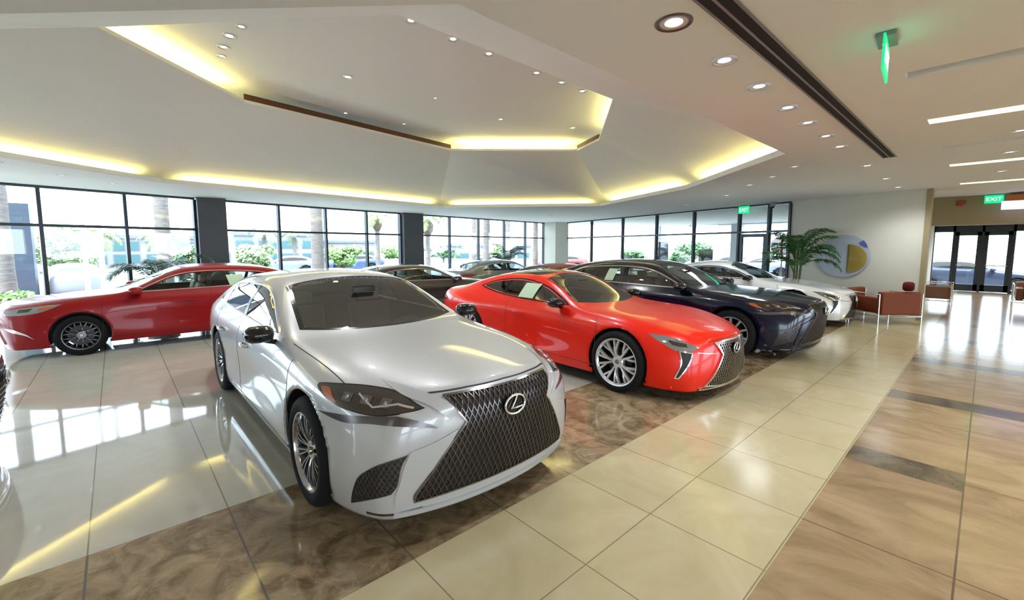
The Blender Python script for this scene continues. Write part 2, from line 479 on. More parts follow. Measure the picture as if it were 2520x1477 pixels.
def finish_body(bm, name, mats, parent, sp):
    me = bpy.data.meshes.new(name); bm.to_mesh(me); bm.free()
    for m in mats: me.materials.append(m)
    me.shade_smooth(); me.set_sharp_from_angle(angle=R(50))
    o = bpy.data.objects.new(name, me); C.objects.link(o); o.parent = parent
    sd = o.modifiers.new('shell', 'SOLIDIFY'); sd.thickness = .018; sd.offset = -1; sd.material_offset = 1; sd.material_offset_rim = 0
    return o
# ---------------------------------------------------------------- car specifications
LUX = dict(
    wb=3.125, wheel_r=.362, rim_r=.262, arch_r=.405, arch_z=.372, track=.815, belt=.97, crown_pow=2.2,
    xs=[-4.26, -4.12, -3.85, -3.53, -3.2, -2.85, -2.4, -1.95, -1.62, -1.42, -1.1, -.82, -.62, -.45, -.2, .1, .38, .58, .70, .77],
    levels=[
        [[(-4.26, .70), (-4.0, .84), (-3.5, .90), (0, .90), (.4, .89), (.6, .83), (.77, .73)], [(-4.26, .30), (-3.9, .22), (-3, .19), (0, .18), (.76, .17)]],
        [[(-4.26, .74), (-4.05, .87), (-3.5, .935), (-2.5, .93), (0, .945), (.38, .92), (.6, .87), (.77, .765)], [(-4.26, .40), (-3.9, .33), (-3, .30), (0, .30), (.76, .29)]],
        [[(-4.26, .76), (-4.0, .88), (-3.4, .95), (-2.5, .915), (-1, .92), (0, .948), (.38, .92), (.6, .87), (.77, .765)], [(-4.26, .58), (-3.5, .52), (-3, .50), (0, .50), (.76, .46)]],
        [[(-4.26, .77), (-4.0, .885), (-3.3, .955), (-2.5, .94), (-1, .94), (0, .948), (.38, .905), (.6, .85), (.77, .745)], [(-4.26, .78), (-3.5, .74), (-3, .70), (0, .68), (.76, .62)]],
        [[(-4.26, .74), (-4.0, .855), (-3.3, .94), (-2.5, .93), (-1, .925), (0, .925), (.38, .875), (.6, .81), (.77, .70)], [(-4.26, .96), (-3.5, .92), (-2.5, .88), (-1, .87), (0, .85), (.38, .81), (.6, .77), (.76, .74)]],
        [[(-4.26, .67), (-3.9, .80), (-3.3, .865), (-2.5, .87), (-1, .87), (-.5, .865), (0, .85), (.38, .81), (.6, .75), (.77, .655)], [(-4.26, 1.03), (-3.5, 1.02), (-2.5, .98), (-1, .955), (-.5, .945), (0, .92), (.38, .87), (.6, .825), (.76, .80)]],
        [[(-4.26, .60), (-3.9, .73), (-3.4, .77), (-2.5, .785), (-1.5, .80), (-1., .815), (-.62, .81), (-.3, .79), (0, .775), (.38, .73), (.6, .68), (.77, .60)], [(-4.26, 1.06), (-3.9, 1.08), (-3.4, 1.18), (-2.9, 1.21), (-1.6, 1.20), (-1.0, 1.11), (-.62, 1.0), (-.3, .965), (0, .945), (.38, .90), (.6, .86), (.76, .83)]],
        [[(-4.26, .52), (-3.9, .62), (-3.4, .62), (-2.8, .635), (-1.6, .645), (-1.1, .70), (-.8, .73), (-.6, .73), (-.3, .70), (0, .67), (.38, .61), (.6, .565), (.77, .52)], [(-4.26, 1.07), (-3.95, 1.10), (-3.5, 1.27), (-3.0, 1.36), (-2.4, 1.395), (-1.8, 1.38), (-1.45, 1.34), (-1.1, 1.21), (-.8, 1.07), (-.62, 1.0), (-.3, .98), (0, .965), (.38, .925), (.6, .89), (.76, .86)]],
    ],
    crown=[(-4.26, 1.08), (-3.95, 1.12), (-3.6, 1.25), (-3.2, 1.38), (-2.7, 1.44), (-2.2, 1.46), (-1.7, 1.44), (-1.45, 1.40), (-1.1, 1.25), (-.75, 1.09), (-.5, 1.02), (-.3, 1.0), (0, .985), (.38, .95), (.6, .92), (.76, .89)],
    nose_dx=[.0, .02, .04, .05, .05, .03, .0, -.03], nose_bulge=[.15, .17, .18, .19, .19, .19, .18, .17],
    tail_dx=[.06, .0, -.03, -.04, -.04, -.02, 0, 0], tail_bulge=[-.10, -.12, -.14, -.15, -.15, -.14, -.12, -.10],
    side_glass=[[(-.80, 1.005, 1), (-2.2, 1.03), (-3.45, 1.065, 1), (-3.22, 1.20), (-2.95, 1.28), (-2.3, 1.325), (-1.75, 1.315), (-1.40, 1.255), (-1.1, 1.14)]],
    pillars=[(-2.02, -1.93), (-3.02, -2.96)],
    windshield=[(-.50, 0), (-.56, .38), (-.72, .71, 1), (-1.44, .61, 1), (-1.47, .30), (-1.48, 0)],
    rear_glass=[(-3.94, 0), (-3.90, .36), (-3.78, .55, 1), (-3.22, .52, 1), (-3.12, .26), (-3.10, 0)],
    seams=[-.30, -1.98, -3.02], handles=[-1.62, -2.72], mirror=(-.86, .955, 1.03),
    rim='multi', rim_mat='rim_fine', black_mirror=1, roof_z=1.46, seat_x=(-1.55, -2.55))
COUPE = dict(
    wb=2.87, wheel_r=.362, rim_r=.282, arch_r=.395, arch_z=.368, track=.83, belt=.90, crown_pow=2.2,
    xs=[-3.80, -3.70, -3.48, -3.20, -2.85, -2.50, -2.12, -1.75, -1.45, -1.22, -.98, -.74, -.55, -.38, -.15, .12, .38, .58, .70, .78],
    levels=[
        [[(-3.80, .66), (-3.6, .82), (-3.2, .91), (0, .91), (.4, .88), (.6, .82), (.78, .70)], [(-3.8, .30), (-3.5, .22), (-2.9, .17), (0, .16), (.78, .14)]],
        [[(-3.80, .72), (-3.6, .86), (-3.1, .955), (-2.2, .92), (-1.2, .915), (0, .955), (.38, .93), (.6, .87), (.78, .75)], [(-3.8, .40), (-3.5, .33), (-2.9, .28), (0, .27), (.78, .25)]],
        [[(-3.80, .76), (-3.6, .88), (-3.0, .965), (-2.2, .90), (-1.2, .885), (-.5, .925), (0, .960), (.38, .93), (.6, .87), (.78, .75)], [(-3.8, .55), (-3.3, .50), (-2.8, .48), (0, .47), (.78, .40)]],
        [[(-3.80, .77), (-3.6, .88), (-2.95, .965), (-2.2, .905), (-1.2, .895), (-.5, .93), (0, .955), (.38, .915), (.6, .845), (.78, .72)], [(-3.8, .72), (-3.3, .68), (-2.8, .67), (-1.5, .64), (0, .645), (.78, .54)]],
        [[(-3.80, .74), (-3.6, .85), (-2.95, .945), (-2.2, .90), (-1.2, .885), (-.5, .90), (0, .915), (.38, .87), (.6, .80), (.78, .68)], [(-3.8, .86), (-3.3, .85), (-2.8, .83), (-1.5, .79), (0, .79), (.38, .74), (.6, .68), (.78, .63)]],
        [[(-3.80, .67), (-3.5, .79), (-2.95, .87), (-2.2, .85), (-1.2, .83), (-.5, .82), (0, .83), (.38, .78), (.6, .72), (.78, .62)], [(-3.8, .93), (-3.3, .94), (-2.8, .93), (-1.5, .885), (-.5, .875), (0, .86), (.38, .80), (.6, .735), (.78, .67)]],
        [[(-3.80, .60), (-3.5, .70), (-2.95, .72), (-2.2, .72), (-1.6, .735), (-1.0, .765), (-.6, .765), (-.3, .745), (0, .74), (.38, .70), (.6, .65), (.78, .56)], [(-3.8, .955), (-3.4, .97), (-2.9, 1.02), (-2.2, 1.08), (-1.5, 1.09), (-.95, 1.0), (-.55, .91), (-.3, .895), (0, .88), (.38, .82), (.6, .76), (.78, .70)]],
        [[(-3.80, .52), (-3.5, .60), (-2.95, .57), (-2.3, .55), (-1.5, .565), (-1.1, .60), (-.75, .66), (-.55, .69), (-.3, .66), (0, .63), (.38, .58), (.6, .54), (.78, .48)], [(-3.8, .97), (-3.45, 1.0), (-2.95, 1.12), (-2.4, 1.225), (-1.9, 1.275), (-1.5, 1.27), (-1.2, 1.215), (-.95, 1.11), (-.70, .99), (-.52, .92), (-.3, .905), (0, .885), (.38, .825), (.6, .77), (.78, .715)]],
    ],
    crown=[(-3.8, .975), (-3.5, 1.02), (-3.1, 1.13), (-2.6, 1.25), (-2.1, 1.325), (-1.7, 1.345), (-1.35, 1.31), (-1.1, 1.22), (-.8, 1.08), (-.5, .955), (-.35, .925), (0, .895), (.38, .845), (.6, .795), (.78, .74)],
    nose_dx=[.0, .02, .02, .0, -.01, -.02, -.03, -.05], nose_bulge=[.14, .16, .17, .18, .18, .18, .18, .17],
    tail_dx=[.06, .0, -.03, -.04, -.04, -.02, 0, 0], tail_bulge=[-.10, -.12, -.14, -.15, -.15, -.14, -.12, -.10],
    side_glass=[[(-.72, .935, 1), (-1.5, .955), (-2.05, .99), (-2.62, 1.065, 1), (-2.35, 1.15), (-1.9, 1.205), (-1.55, 1.20), (-1.20, 1.135), (-.95, 1.04)]],
    pillars=[(-2.00, -1.93)],
    windshield=[(-.44, 0), (-.50, .38), (-.64, .665, 1), (-1.30, .54, 1), (-1.36, .28), (-1.38, 0)],
    rear_glass=[(-3.30, 0), (-3.24, .30), (-3.08, .50, 1), (-2.45, .47, 1), (-2.35, .24), (-2.33, 0)],
    seams=[-.30, -1.98], handles=[-1.70], handle_z=.76, mirror=(-.84, .90, .97),
    surround='gloss_black', rim='split', rim_mat='rim', black_mirror=1, roof_z=1.345, seat_x=(-1.50, None))
def push_back(sp, d, x0, x1):
    """slides the cabin back by d between x0 and x1, fading out at both ends"""
    def X(x):
        if x > x0 or x < x1: return x
        a = min(1, (x0 - x) / .35); b = min(1, (x - x1) / .9); return x - d * min(a, b)
    q = dict(sp); q['xs'] = [X(x) for x in sp['xs']]
    q['levels'] = [L if i < 5 else [[(X(a), b) for a, b in L[0]], [(X(a), b) for a, b in L[1]]] for i, L in enumerate(sp['levels'])]
    q['crown'] = [(X(a), b) for a, b in sp['crown']]
    q['side_glass'] = [[(X(p[0]),) + tuple(p[1:]) for p in g] for g in sp['side_glass']]
    for k in ('windshield', 'rear_glass'): q[k] = [(X(p[0]),) + tuple(p[1:]) for p in sp[k]]
    m = sp['mirror']; q['mirror'] = (X(m[0]), m[1], m[2]); q['pillars'] = [(X(a), X(b)) for a, b in sp['pillars']]; q['seat_x'] = (sp['seat_x'][0] - d, None)
    return q
COUPE = push_back(COUPE, .15, -.15, -3.5)
def derive(sp, fx, fy=1., fz=1., **kw):
    """a shorter or lower relative of a body: x behind the front axle, widths and heights scaled"""
    X = lambda x: x * fx if x < 0 else x
    q = dict(sp)
    q['xs'] = [X(x) for x in sp['xs']]; q['wb'] = sp['wb'] * fx
    q['levels'] = [[[(X(a), b * fy) for a, b in L[0]], [(X(a), b * (fz if b > .6 else 1)) for a, b in L[1]]] for L in sp['levels']]
    q['crown'] = [(X(a), b * fz) for a, b in sp['crown']]
    q['side_glass'] = [[(X(p[0]), p[1] * fz) + tuple(p[2:]) for p in g] for g in sp['side_glass']]
    for k in ('windshield', 'rear_glass'): q[k] = [(X(p[0]), p[1] * fy) + tuple(p[2:]) for p in sp[k]]
    q['pillars'] = [(X(a), X(b)) for a, b in sp['pillars']]; q['seams'] = [X(a) for a in sp['seams']]; q['handles'] = [X(a) for a in sp['handles']]
    q['track'] = sp['track'] * fy; m = sp['mirror']; q['mirror'] = (X(m[0]), m[1] * fy, m[2] * fz)
    q['seat_x'] = tuple(X(a) if a else None for a in sp['seat_x'])
    q.update(kw); return q
MID = derive(LUX, .905, .965, 1.0, wheel_r=.335, rim_r=.235, arch_r=.375, arch_z=.345, rim='mesh', rim_mat='rim_dark', black_mirror=0)
def mirror_poly(p):
    """a half outline with y >= 0 closed by its mirror image"""
    q = [(a[0], -a[1]) + tuple(a[2:]) for a in reversed(p) if abs(a[1]) > 1e-6]
    return p + q

def make_car(name, label, cat, sp, paint, M, loc, heading, lvl=3, group=None, front=None, interior=True, glass=None, rim=None, skip=(), zs=1.):
    """heading = rotation about z of the nose direction (+x)"""
    root = thing(name, label, cat, loc, heading, group)
    root.scale = (zs, zs, zs)
    for key in ('windshield', 'rear_glass'):
        sp['_' + key] = smooth_poly(mirror_poly(sp[key]), 5); sp['_' + key + '_in'] = offset_poly(sp['_' + key], -.035)
    bm = make_body(sp, lvl); bvh = BVHTree.FromBMesh(bm)
    bm.verts.index_update()
    cut_openings(bm, dict(sp, side_glass=[[p for p in offset_poly(smooth_poly(g, 5), -.012)] for g in sp['side_glass']]), bvh)
    body = finish_body(bm, 'body', [paint, M['trim_black']], root, sp)
    st = .03 if lvl >= 3 else .05
    G = glass or M['car_glass']
    # windows: glass, black border, bright surround
    for s in (1, -1):
        for g in sp['side_glass']:
            og = smooth_poly(g, 5)
            pn = patch('side_window', bvh, SIDE[s], og, G, root, off=-.004, thick=.002, step=st * 1.6)
            patch('window_surround', bvh, SIDE[s], offset_poly(og, .012), M[sp.get('surround', 'chrome')], pn, off=.003, thick=.01, step=st, hole=offset_poly(og, -.004), inner=False)
            for a, b in sp['pillars']:
                if min(p[0] for p in og) < a and b < max(p[0] for p in og):
                    zz = [p[1] for p in og if a - .3 < p[0] < b + .3 and p[1] > sp['belt'] + .12]; zt = sum(zz) / len(zz) if zz else 1.3
                    zb = [p[1] for p in og if a - .6 < p[0] < b + .6 and p[1] < sp['belt'] + .12]; zb = sum(zb) / len(zb) if zb else sp['belt'] + .04
                    patch('window_pillar', bvh, SIDE[s], [(a, zb), (b, zb), (b - .03, zt), (a - .03, zt)], M['gloss_black'], pn, off=-.001, thick=.03, step=st * 1.5)
    ws = patch('windshield', bvh, TOP, offset_poly(sp['_windshield'], -.004), G, root, off=-.003, thick=.002, step=st * 1.6)
    patch('windshield_border', bvh, TOP, offset_poly(sp['_windshield'], .004), M['gloss_black'], ws, off=.0005, thick=.006, step=st, hole=offset_poly(sp['_windshield'], -.035), inner=False)
    rg = patch('rear_window', bvh, TOP, offset_poly(sp['_rear_glass'], -.004), G, root, off=-.003, thick=.002, step=st * 1.6)
    patch('window_border', bvh, TOP, offset_poly(sp['_rear_glass'], .004), M['gloss_black'], rg, off=.0005, thick=.006, step=st, hole=offset_poly(sp['_rear_glass'], -.035), inner=False)
    # panel seams as thin dark grooves
    if lvl >= 3:
        for s in (1, -1):
            mb = MB()
            for x in sp['seams']:
                mb = mb
                zt = sp['belt'] + .03 if x < -.5 else sp['belt'] - .06
                pts = [(x + .02, .26), (x, .5), (x - .0, .75), (x - .02, zt)]
                if x < -sp['wb'] * .9: pts = [(x + .38, .26), (x + .30, .45), (x + .10, .62), (x + .0, .75), (x - .02, zt)]
                strip(bvh, SIDE[s], pts, .006, off=.0015, mb=mb)
            strip(bvh, SIDE[s], [(sp['seams'][0], .27), (-sp['wb'] + .45, .27)], .006, off=.0015, mb=mb)
            ex = sp.get('hood_seam')
            if ex: strip(bvh, TOP, [(x, s * y) for x, y in ex], .006, off=.0015, mb=mb)
            for q in sp.get('extra_seams', []): strip(bvh, corner_view(q[0], s), [(s * a, b) for a, b in q[1]], .005, off=.0015, mb=mb)
            mb.build('panel_seam', M['seam'], body, smooth=40)
        for s in (1, -1):
            for x in sp['handles']:
                h, n = surf(bvh, SIDE[s], (x, .80 + .01)); k = MB()
                z = sp.get('handle_z', .80)
                h, n = surf(bvh, SIDE[s], (x, z))
                k.tube([h + Vector((.11, 0, .0)) + n * .002, h + Vector((.085, 0, 0)) + n * .03, h + Vector((0, 0, .004)) + n * .038, h + Vector((-.085, 0, 0)) + n * .03, h + Vector((-.11, 0, 0)) + n * .002], [.010, .014, .015, .014, .010], 8)
                k.build('door_handle', sp.get('handle_mat') and M[sp['handle_mat']] or paint, root, smooth=60)
    # mirrors
    for s in (1, -1):
        mx, my, mz = sp['mirror']
        k = MB(); prof = []
        N = 12; vs = []; fs = []
        secs = [(-.02, .35), (.0, .8), (.05, 1.), (.10, .95), (.145, .7), (.165, .3)]
        for q, (dx, sc) in enumerate(secs):
            for a in range(N):
                t = 2 * PI * a / N; yy = math.copysign(abs(math.cos(t)) ** .7, math.cos(t)) * .105 * (sc if q > 1 else .93); zz = math.copysign(abs(math.sin(t)) ** .7, math.sin(t)) * .066 * (sc if q > 1 else .93)
                if q == 0: yy *= .9; zz *= .9
                vs.append((mx + dx, s * (my + .03 + yy), mz + zz))
        for q in range(len(secs) - 1):
            for a in range(N): fs.append((q * N + a, q * N + (a + 1) % N, (q + 1) * N + (a + 1) % N, (q + 1) * N + a))
        fs.append(tuple(range((len(secs) - 1) * N, len(secs) * N)))
        k.add(vs, fs); mo = k.build('side_mirror', M['gloss_black'] if sp.get('black_mirror') else paint, root, smooth=60)
        g = MB(); g.add([(mx - .012, s * (my + .03 + math.copysign(abs(math.cos(2 * PI * a / N)) ** .7, math.cos(2 * PI * a / N)) * .09), mz + math.copysign(abs(math.sin(2 * PI * a / N)) ** .7, math.sin(2 * PI * a / N)) * .054) for a in range(N)], [tuple(range(N))])
        g.build('mirror_glass', M['mirror'], mo)
        g = MB(); g.tube([(mx + .04, s * (my - .12), mz - .085), (mx + .05, s * (my - .06), mz - .07), (mx + .06, s * my, mz - .045)], [.022, .020, .024], 8)
        g.build('mirror_stalk', M['gloss_black'], mo, smooth=60)
    # wheels
    style = rim or sp['rim']; r = sp['rim_r']
    rm = rim_mesh(style, r); tm = tyre_mesh(sp['wheel_r'], r)
    proto = None
    for ax in (0, -sp['wb']):
        for s in (1, -1):
            if proto is None:
                wh = rm.build('wheel', [M[sp.get('rim_mat', 'rim')], M['rim_barrel']], root, smooth=35)
                ty = tm.build('tyre', M['tyre'], wh, smooth=50)
                dk = MB().lathe([(0, .02), (.165, .02), (.17, .01), (.17, -.005), (0, -.005)], axis='Y', n=32).build('brake_disc', M['disc'], wh, smooth=40)
                cp = MB().lathe([(0, .086), (.024, .086), (.028, .078), (.028, .065), (0, .065)], axis='Y', n=20).build('hub_cap', M['chrome_dark'], wh, smooth=40)
                proto = wh
            else:
                wh = proto.copy(); C.objects.link(wh)
                for ch in proto.children:
                    c2 = ch.copy(); C.objects.link(c2); c2.parent = wh
            wh.location = (ax, s * sp['track'], sp['wheel_r'] - .002); wh.rotation_euler = (0, .35 + ax, 0 if s > 0 else PI)
            a = MB(); Rr = sp['arch_r']; N = 28; prof = []
            vs = []; fs = []
            for q in range(N + 1):
                t = PI * (-.12 + 1.24 * q / N); cx, cz = ax + Rr * math.cos(t), sp['arch_z'] + Rr * math.sin(t)
                h, n = surf(bvh, SIDE[s], (cx, max(cz, .2)))
                yo = min(abs(h.y), .96)
                vs += [(cx, s * (yo - .002), cz), (cx + .012 * math.cos(t), s * (yo - .03), cz + .012 * math.sin(t)), (cx + .012 * math.cos(t), s * .55, cz + .012 * math.sin(t))]
            for q in range(N):
                b = q * 3; fs += [(b, b + 3, b + 4, b + 1), (b + 1, b + 4, b + 5, b + 2)]
            fs.append(tuple(q * 3 + 2 for q in range(N + 1)))
            a.add(vs, fs); a.build('wheel_housing', M['trim_black'], body, smooth=40)
    # underbody
    zf = sp['levels'][0][1]
    u = MB(); xt, xn = sp['xs'][0], sp['xs'][-1]
    u.bb((-sp['wb'] + .42, -.84, .20), (-.42, .84, .27)); u.bb((-.43, -.56, .20), (.43, .56, .30)); u.bb((.40, -.62, .20), (xn + .04, .62, .27))
    u.bb((-sp['wb'] - .43, -.56, .20), (-sp['wb'] + .43, .56, .36)); u.bb((xt + .10, -.66, .30), (-sp['wb'] - .40, .66, .38))
    u.build('underbody', M['trim_black'], body)
    if interior:
        dz = sp['belt'] - .97; it = M[sp.get('seat_mat', 'seat')]
        k = MB()
        for q in range(9):
            pass
        k.bb((-1.02 - .0, -.70, .62 + dz), (-.60, .70, .90 + dz)); k.bb((-1.08, -.22, .55), (-.85, .22, .86 + dz))
        k.build('dashboard', M['dash'], root, bevel=.04, seg=3)
        for s in (1, -1):
            x = sp['seat_x'][0]; k = MB()
            k.box((x + .10, s * .37, .50 + dz), (.50, .48, .14), ry=R(-4)); k.box((x - .24, s * .37, .80 + dz), (.13, .46, .58), ry=R(-16))
            q = k.build('seat', it, root, bevel=.045, seg=3)
            h = MB(); h.box((x - .33, s * .37, 1.17 + dz), (.09, .24, .15), ry=R(-8)); h.build('headrest', it, q, bevel=.03, seg=3)
        if sp['seat_x'][1]:
            x = sp['seat_x'][1]; k = MB(); k.box((x + .08, 0, .50 + dz), (.48, 1.26, .15)); k.box((x - .26, 0, .80 + dz), (.14, 1.26, .56), ry=R(-22))
            k.build('rear_seat', it, root, bevel=.05, seg=3)
        k = MB(); c = Vector((sp['seat_x'][0] + .50, .37, .86 + dz)); ring = []
        for q in range(25):
            t = 2 * PI * q / 24; ring.append(c + Vector((.07 * math.sin(t), .18 * math.cos(t), .165 * math.sin(t))))
        k.tube(ring, .014, 6, cap=False); k.tube([c + Vector((0, -.17, 0)), c, c + Vector((0, .17, 0))], .012, 6); k.tube([c, c + Vector((.12, 0, -.05))], .03, 6)
        k.build('steering_wheel', M['trim_black'], root, smooth=50)
        k = MB(); k.bb((-sp['wb'] + .30, -.78, .30), (-.45, .78, .33)); k.build('cabin_floor', M['dash'], root)
        k = MB(); k.box((sp['seat_x'][0] + .42, 0, sp['roof_z'] - .165), (.02, .22, .06)); k.build('rearview_mirror', M['gloss_black'], root, bevel=.01)
    if front: front(root, bvh, sp, M, paint, body)
    return root, bvh
# ---------------------------------------------------------------- noses of the cars
def V3(view, pts, s=1): return [view.uv(Vector((p[0], s * p[1], p[2]))) + tuple(p[3:]) for p in pts]
def clip_lines(bvh, view, outline, ang, gap, wd, mb, off, step=.035):
    """a family of parallel bars clipped to the outline"""
    c, s_ = math.cos(ang), math.sin(ang); n = Vector((-s_, c)); d = Vector((c, s_))
    P = [Vector(p[:2]) for p in outline]; ks = [p.dot(n) for p in P]; k = min(ks) + gap / 2
    while k < max(ks):
        ts = []
        for i in range(len(P)):
            a, b = P[i], P[(i + 1) % len(P)]; fa, fb = a.dot(n) - k, b.dot(n) - k
            if (fa > 0) != (fb > 0): ts.append((a + (b - a) * (fa / (fa - fb))).dot(d))
        ts.sort()
        for i in range(0, len(ts) - 1, 2):
            if ts[i + 1] - ts[i] > .012: strip(bvh, view, [n * k + d * ts[i], n * k + d * ts[i + 1]], wd, off=off, mb=mb, hh=-off + .004, step=step)
        k += gap
def emblem(root, x, z, r, M, m=None):
    """an oval ring holding a slanted letter made of two strokes"""
    k = MB(); pts = [(x, r * 1.3 * math.cos(t), z + r * .95 * math.sin(t)) for t in [2 * PI * q / 32 for q in range(33)]]
    k.tube(pts, r * .13, 8, cap=False)
    k.tube([(x, r * .28, z + r * .86), (x, -r * .05, z + r * .30), (x, -r * .50, z - r * .34), (x, r * .2, z - r * .38), (x, r * 1.0, z - r * .36)], [r * .08, r * .11, r * .15, r * .12, r * .08], 8)
    e = k.build('emblem', m or M['chrome'], root, smooth=50)
    b = MB(); b.add([(x - .008, p[1], p[2]) for p in pts[:-1]], [tuple(range(32))]); b.build('emblem_plate', M['gloss_black'], e)
    return e
def nose_lux(root, bvh, sp, M, paint, body):
    g = [(0, .845), (.22, .846), (.405, .838, 1), (.375, .775), (.325, .70, 1), (.40, .61), (.475, .51), (.545, .40), (.60, .315), (.60, .275, 1), (.32, .292), (0, .297)]
    go = smooth_poly(mirror_poly([(p[0], p[1]) + tuple(p[2:]) for p in g][:]) if 0 else [(p[0], p[1]) + tuple(p[2:]) for p in g] + [(-p[0], p[1]) + tuple(p[2:]) for p in reversed(g) if p[0] > 0], 5)
    gr = patch('grille', bvh, FRONT, go, M['grille_back'], root, off=.002, thick=.02, step=.03)
    mb = MB()
    for a in (64, -64): clip_lines(bvh, FRONT, go, R(a), .031, .0052, mb, .012)
    mb.build('grille_mesh', M['grille_mesh'], gr)
    patch('grille_frame', bvh, FRONT, offset_poly(go, .006), M['chrome_dark'], gr, off=.014, thick=.018, step=.025, hole=offset_poly(go, -.003), inner=False)
    emblem(gr, surf(bvh, FRONT, (0, .738))[0].x + .03, .738, .062, M, M['chrome'])
    for s in (1, -1):
        v = corner_view(52, s)
        lo = smooth_poly(V3(v, [(.19, .885, .852), (.39, .82, .872), (.554, .72, .872), (.713, .62, .853), (.856, .543, .80, 1), (.805, .637, .783), (.683, .748, .763), (.529, .823, .770), (.393, .864, .783), (.279, .882, .81)], s), 5)
        hl = patch('headlight', bvh, v, lo, M['lamp_dark'], root, off=.004, thick=.015, step=.025)
        patch('headlight_rim', bvh, v, offset_poly(lo, .005), M['gloss_black'], hl, off=.002, thick=.01, step=.02, hole=offset_poly(lo, -.004), inner=False)
        am = smooth_poly(V3(v, [(.24, .885, .842), (.31, .86, .848), (.36, .855, .815), (.41, .85, .790), (.33, .87, .795)], s), 4)
        patch('turn_signal', bvh, v, am, M['lamp_amber'], hl, off=.008, thick=.01, step=.02)
        for (x, y, z) in ((.46, .80, .825), (.575, .735, .822), (.68, .665, .815)):
            c = v.uv(Vector((x, s * y, z)))
            sq = [(c[0] + a, c[1] + b) for a, b in ((-.035, -.016), (.030, -.020), (.036, .016), (-.030, .020))]
            pj = patch('lamp_unit', bvh, v, sq, M['chrome_dark'], hl, off=.008, thick=.008, step=.02)
            k = MB(); h, nn = surf(bvh, v, c); k.lathe([(0, .012), (.010, .010), (.014, 0)], c=tuple(h + nn * .006), axis='X', n=16); k.build('projector', M['lamp_clear'], hl, smooth=60)
        mb = MB(); strip(bvh, v, [p[:2] for p in V3(v, [(.52, .765, .845), (.62, .70, .795), (.74, .62, .815), (.82, .57, .800)], s)], .008, off=.009, mb=mb); mb.build('lamp_strip', M['drl'], hl)
        un = smooth_poly(V3(v, [(.25, .912, .715, 1), (.486, .858, .738), (.685, .76, .757), (.80, .67, .768, 1), (.887, .565, .735), (.925, .49, .690, 1), (.831, .653, .718), (.678, .771, .718), (.497, .86, .700)], s), 5)
        patch('running_light', bvh, v, un, M['lamp_grey'], root, off=.004, thick=.012, step=.025)
        dr = smooth_poly(V3(v, [(.80, .655, .778, 1), (.868, .535, .793, 1), (.955, .42, .690, 1), (.90, .54, .722)], s), 3)
        patch('fascia_blade', bvh, v, dr, paint, body, off=.004, thick=.012, step=.025)
        # painted blade from the hood to the waist of the grille
        ar = [p for p in V3(v, [(.50, .62, .90, 1), (.72, .535, .868), (.905, .42, .815), (.962, .335, .72, 1), (.955, .37, .695, 1), (.88, .50, .80), (.72, .60, .85)], s)]
        a0, a1 = Vector(ar[0][:2]), Vector(ar[3][:2]); ax_ = (a1 - a0).normalized(); nx = Vector((-ax_.y, ax_.x)); sg = 1 if (Vector(ar[6][:2]) - a0).dot(nx) > 0 else -1
        patch('hood_blade', bvh, v, smooth_poly(ar, 4), paint, body, off=.002, thick=.02, step=.02, shape=lambda u, w_: .30 * max(0, (Vector((u, w_)) - a0).dot(nx) * sg))
        fc = V3(v, [(.955, .372, .665, 1), (.915, .50, .615), (.868, .63, .578, 1), (.852, .662, .50), (.835, .685, .40), (.818, .705, .335, 1), (.81, .705, .27, 1), (.86, .625, .255, 1), (.862, .622, .33), (.905, .55, .43), (.94, .455, .54)], s)
        patch('bumper_facet', bvh, v, smooth_poly(fc, 4), paint, body, off=.010, thick=.016, step=.025)
        ve = smooth_poly(V3(v, [(.583, .852, .251, 1), (.617, .851, .343), (.661, .832, .43), (.766, .771, .51), (.861, .649, .560, 1), (.844, .678, .50), (.827, .696, .396), (.805, .723, .345, 1), (.726, .794, .312)], s), 5)
        iv = patch('air_intake', bvh, v, ve, M['grille_back'], root, off=.003, thick=.015, step=.025)
        mb = MB()
        for a in (58, -58): clip_lines(bvh, v, ve, R(a), .024, .004, mb, .008)
        mb.build('intake_mesh', M['lamp_grey'], iv)
        patch('intake_frame', bvh, v, offset_poly(ve, .003), M['lamp_grey'], iv, off=.006, thick=.012, step=.02, hole=offset_poly(ve, -.002), inner=False)
    mb = MB()
    strip(bvh, FRONT, [(-.60, .835), (-.46, .856), (-.25, .868), (0, .873), (.25, .868), (.46, .856), (.60, .835)], .006, off=.0015, mb=mb)
    mb.build('hood_seam', M['seam'], body)
    mb = MB()
    strip(bvh, FRONT, [(-.70, .20), (-.4, .205), (0, .21), (.4, .205), (.70, .20)], .03, off=.012, mb=mb, hh=.01)
    mb.build('lower_lip', paint, body, smooth=40)
    mb = MB(); v = corner_view(40, -1); strip(bvh, v, [p[:2] for p in V3(v, [(.66, .80, .205), (.78, .70, .205), (.86, .56, .215)], -1)], .016, off=.003, mb=mb); mb.build('lower_slot', M['chrome_dark'], body)
    tails(root, bvh, sp, M)
def tails(root, bvh, sp, M):
    xt = sp['xs'][0]; zt = lerp_tab(sp['levels'][4][1], xt)
    for s in (1, -1):
        v = View((math.cos(R(40)), -math.sin(R(40)) * s, 0), (math.sin(R(40)) * s, math.cos(R(40)), 0), (0, 0, 1))
        pts = [(xt + .35, .90, zt - .02), (xt + .10, .84, zt + .02), (xt - .08, .60, zt - .0), (xt - .08, .60, zt - .10), (xt + .08, .85, zt - .12)]
        patch('tail_light', bvh, v, V3(v, pts, s), M['lamp_red'], root, off=.004, thick=.012, step=.04)
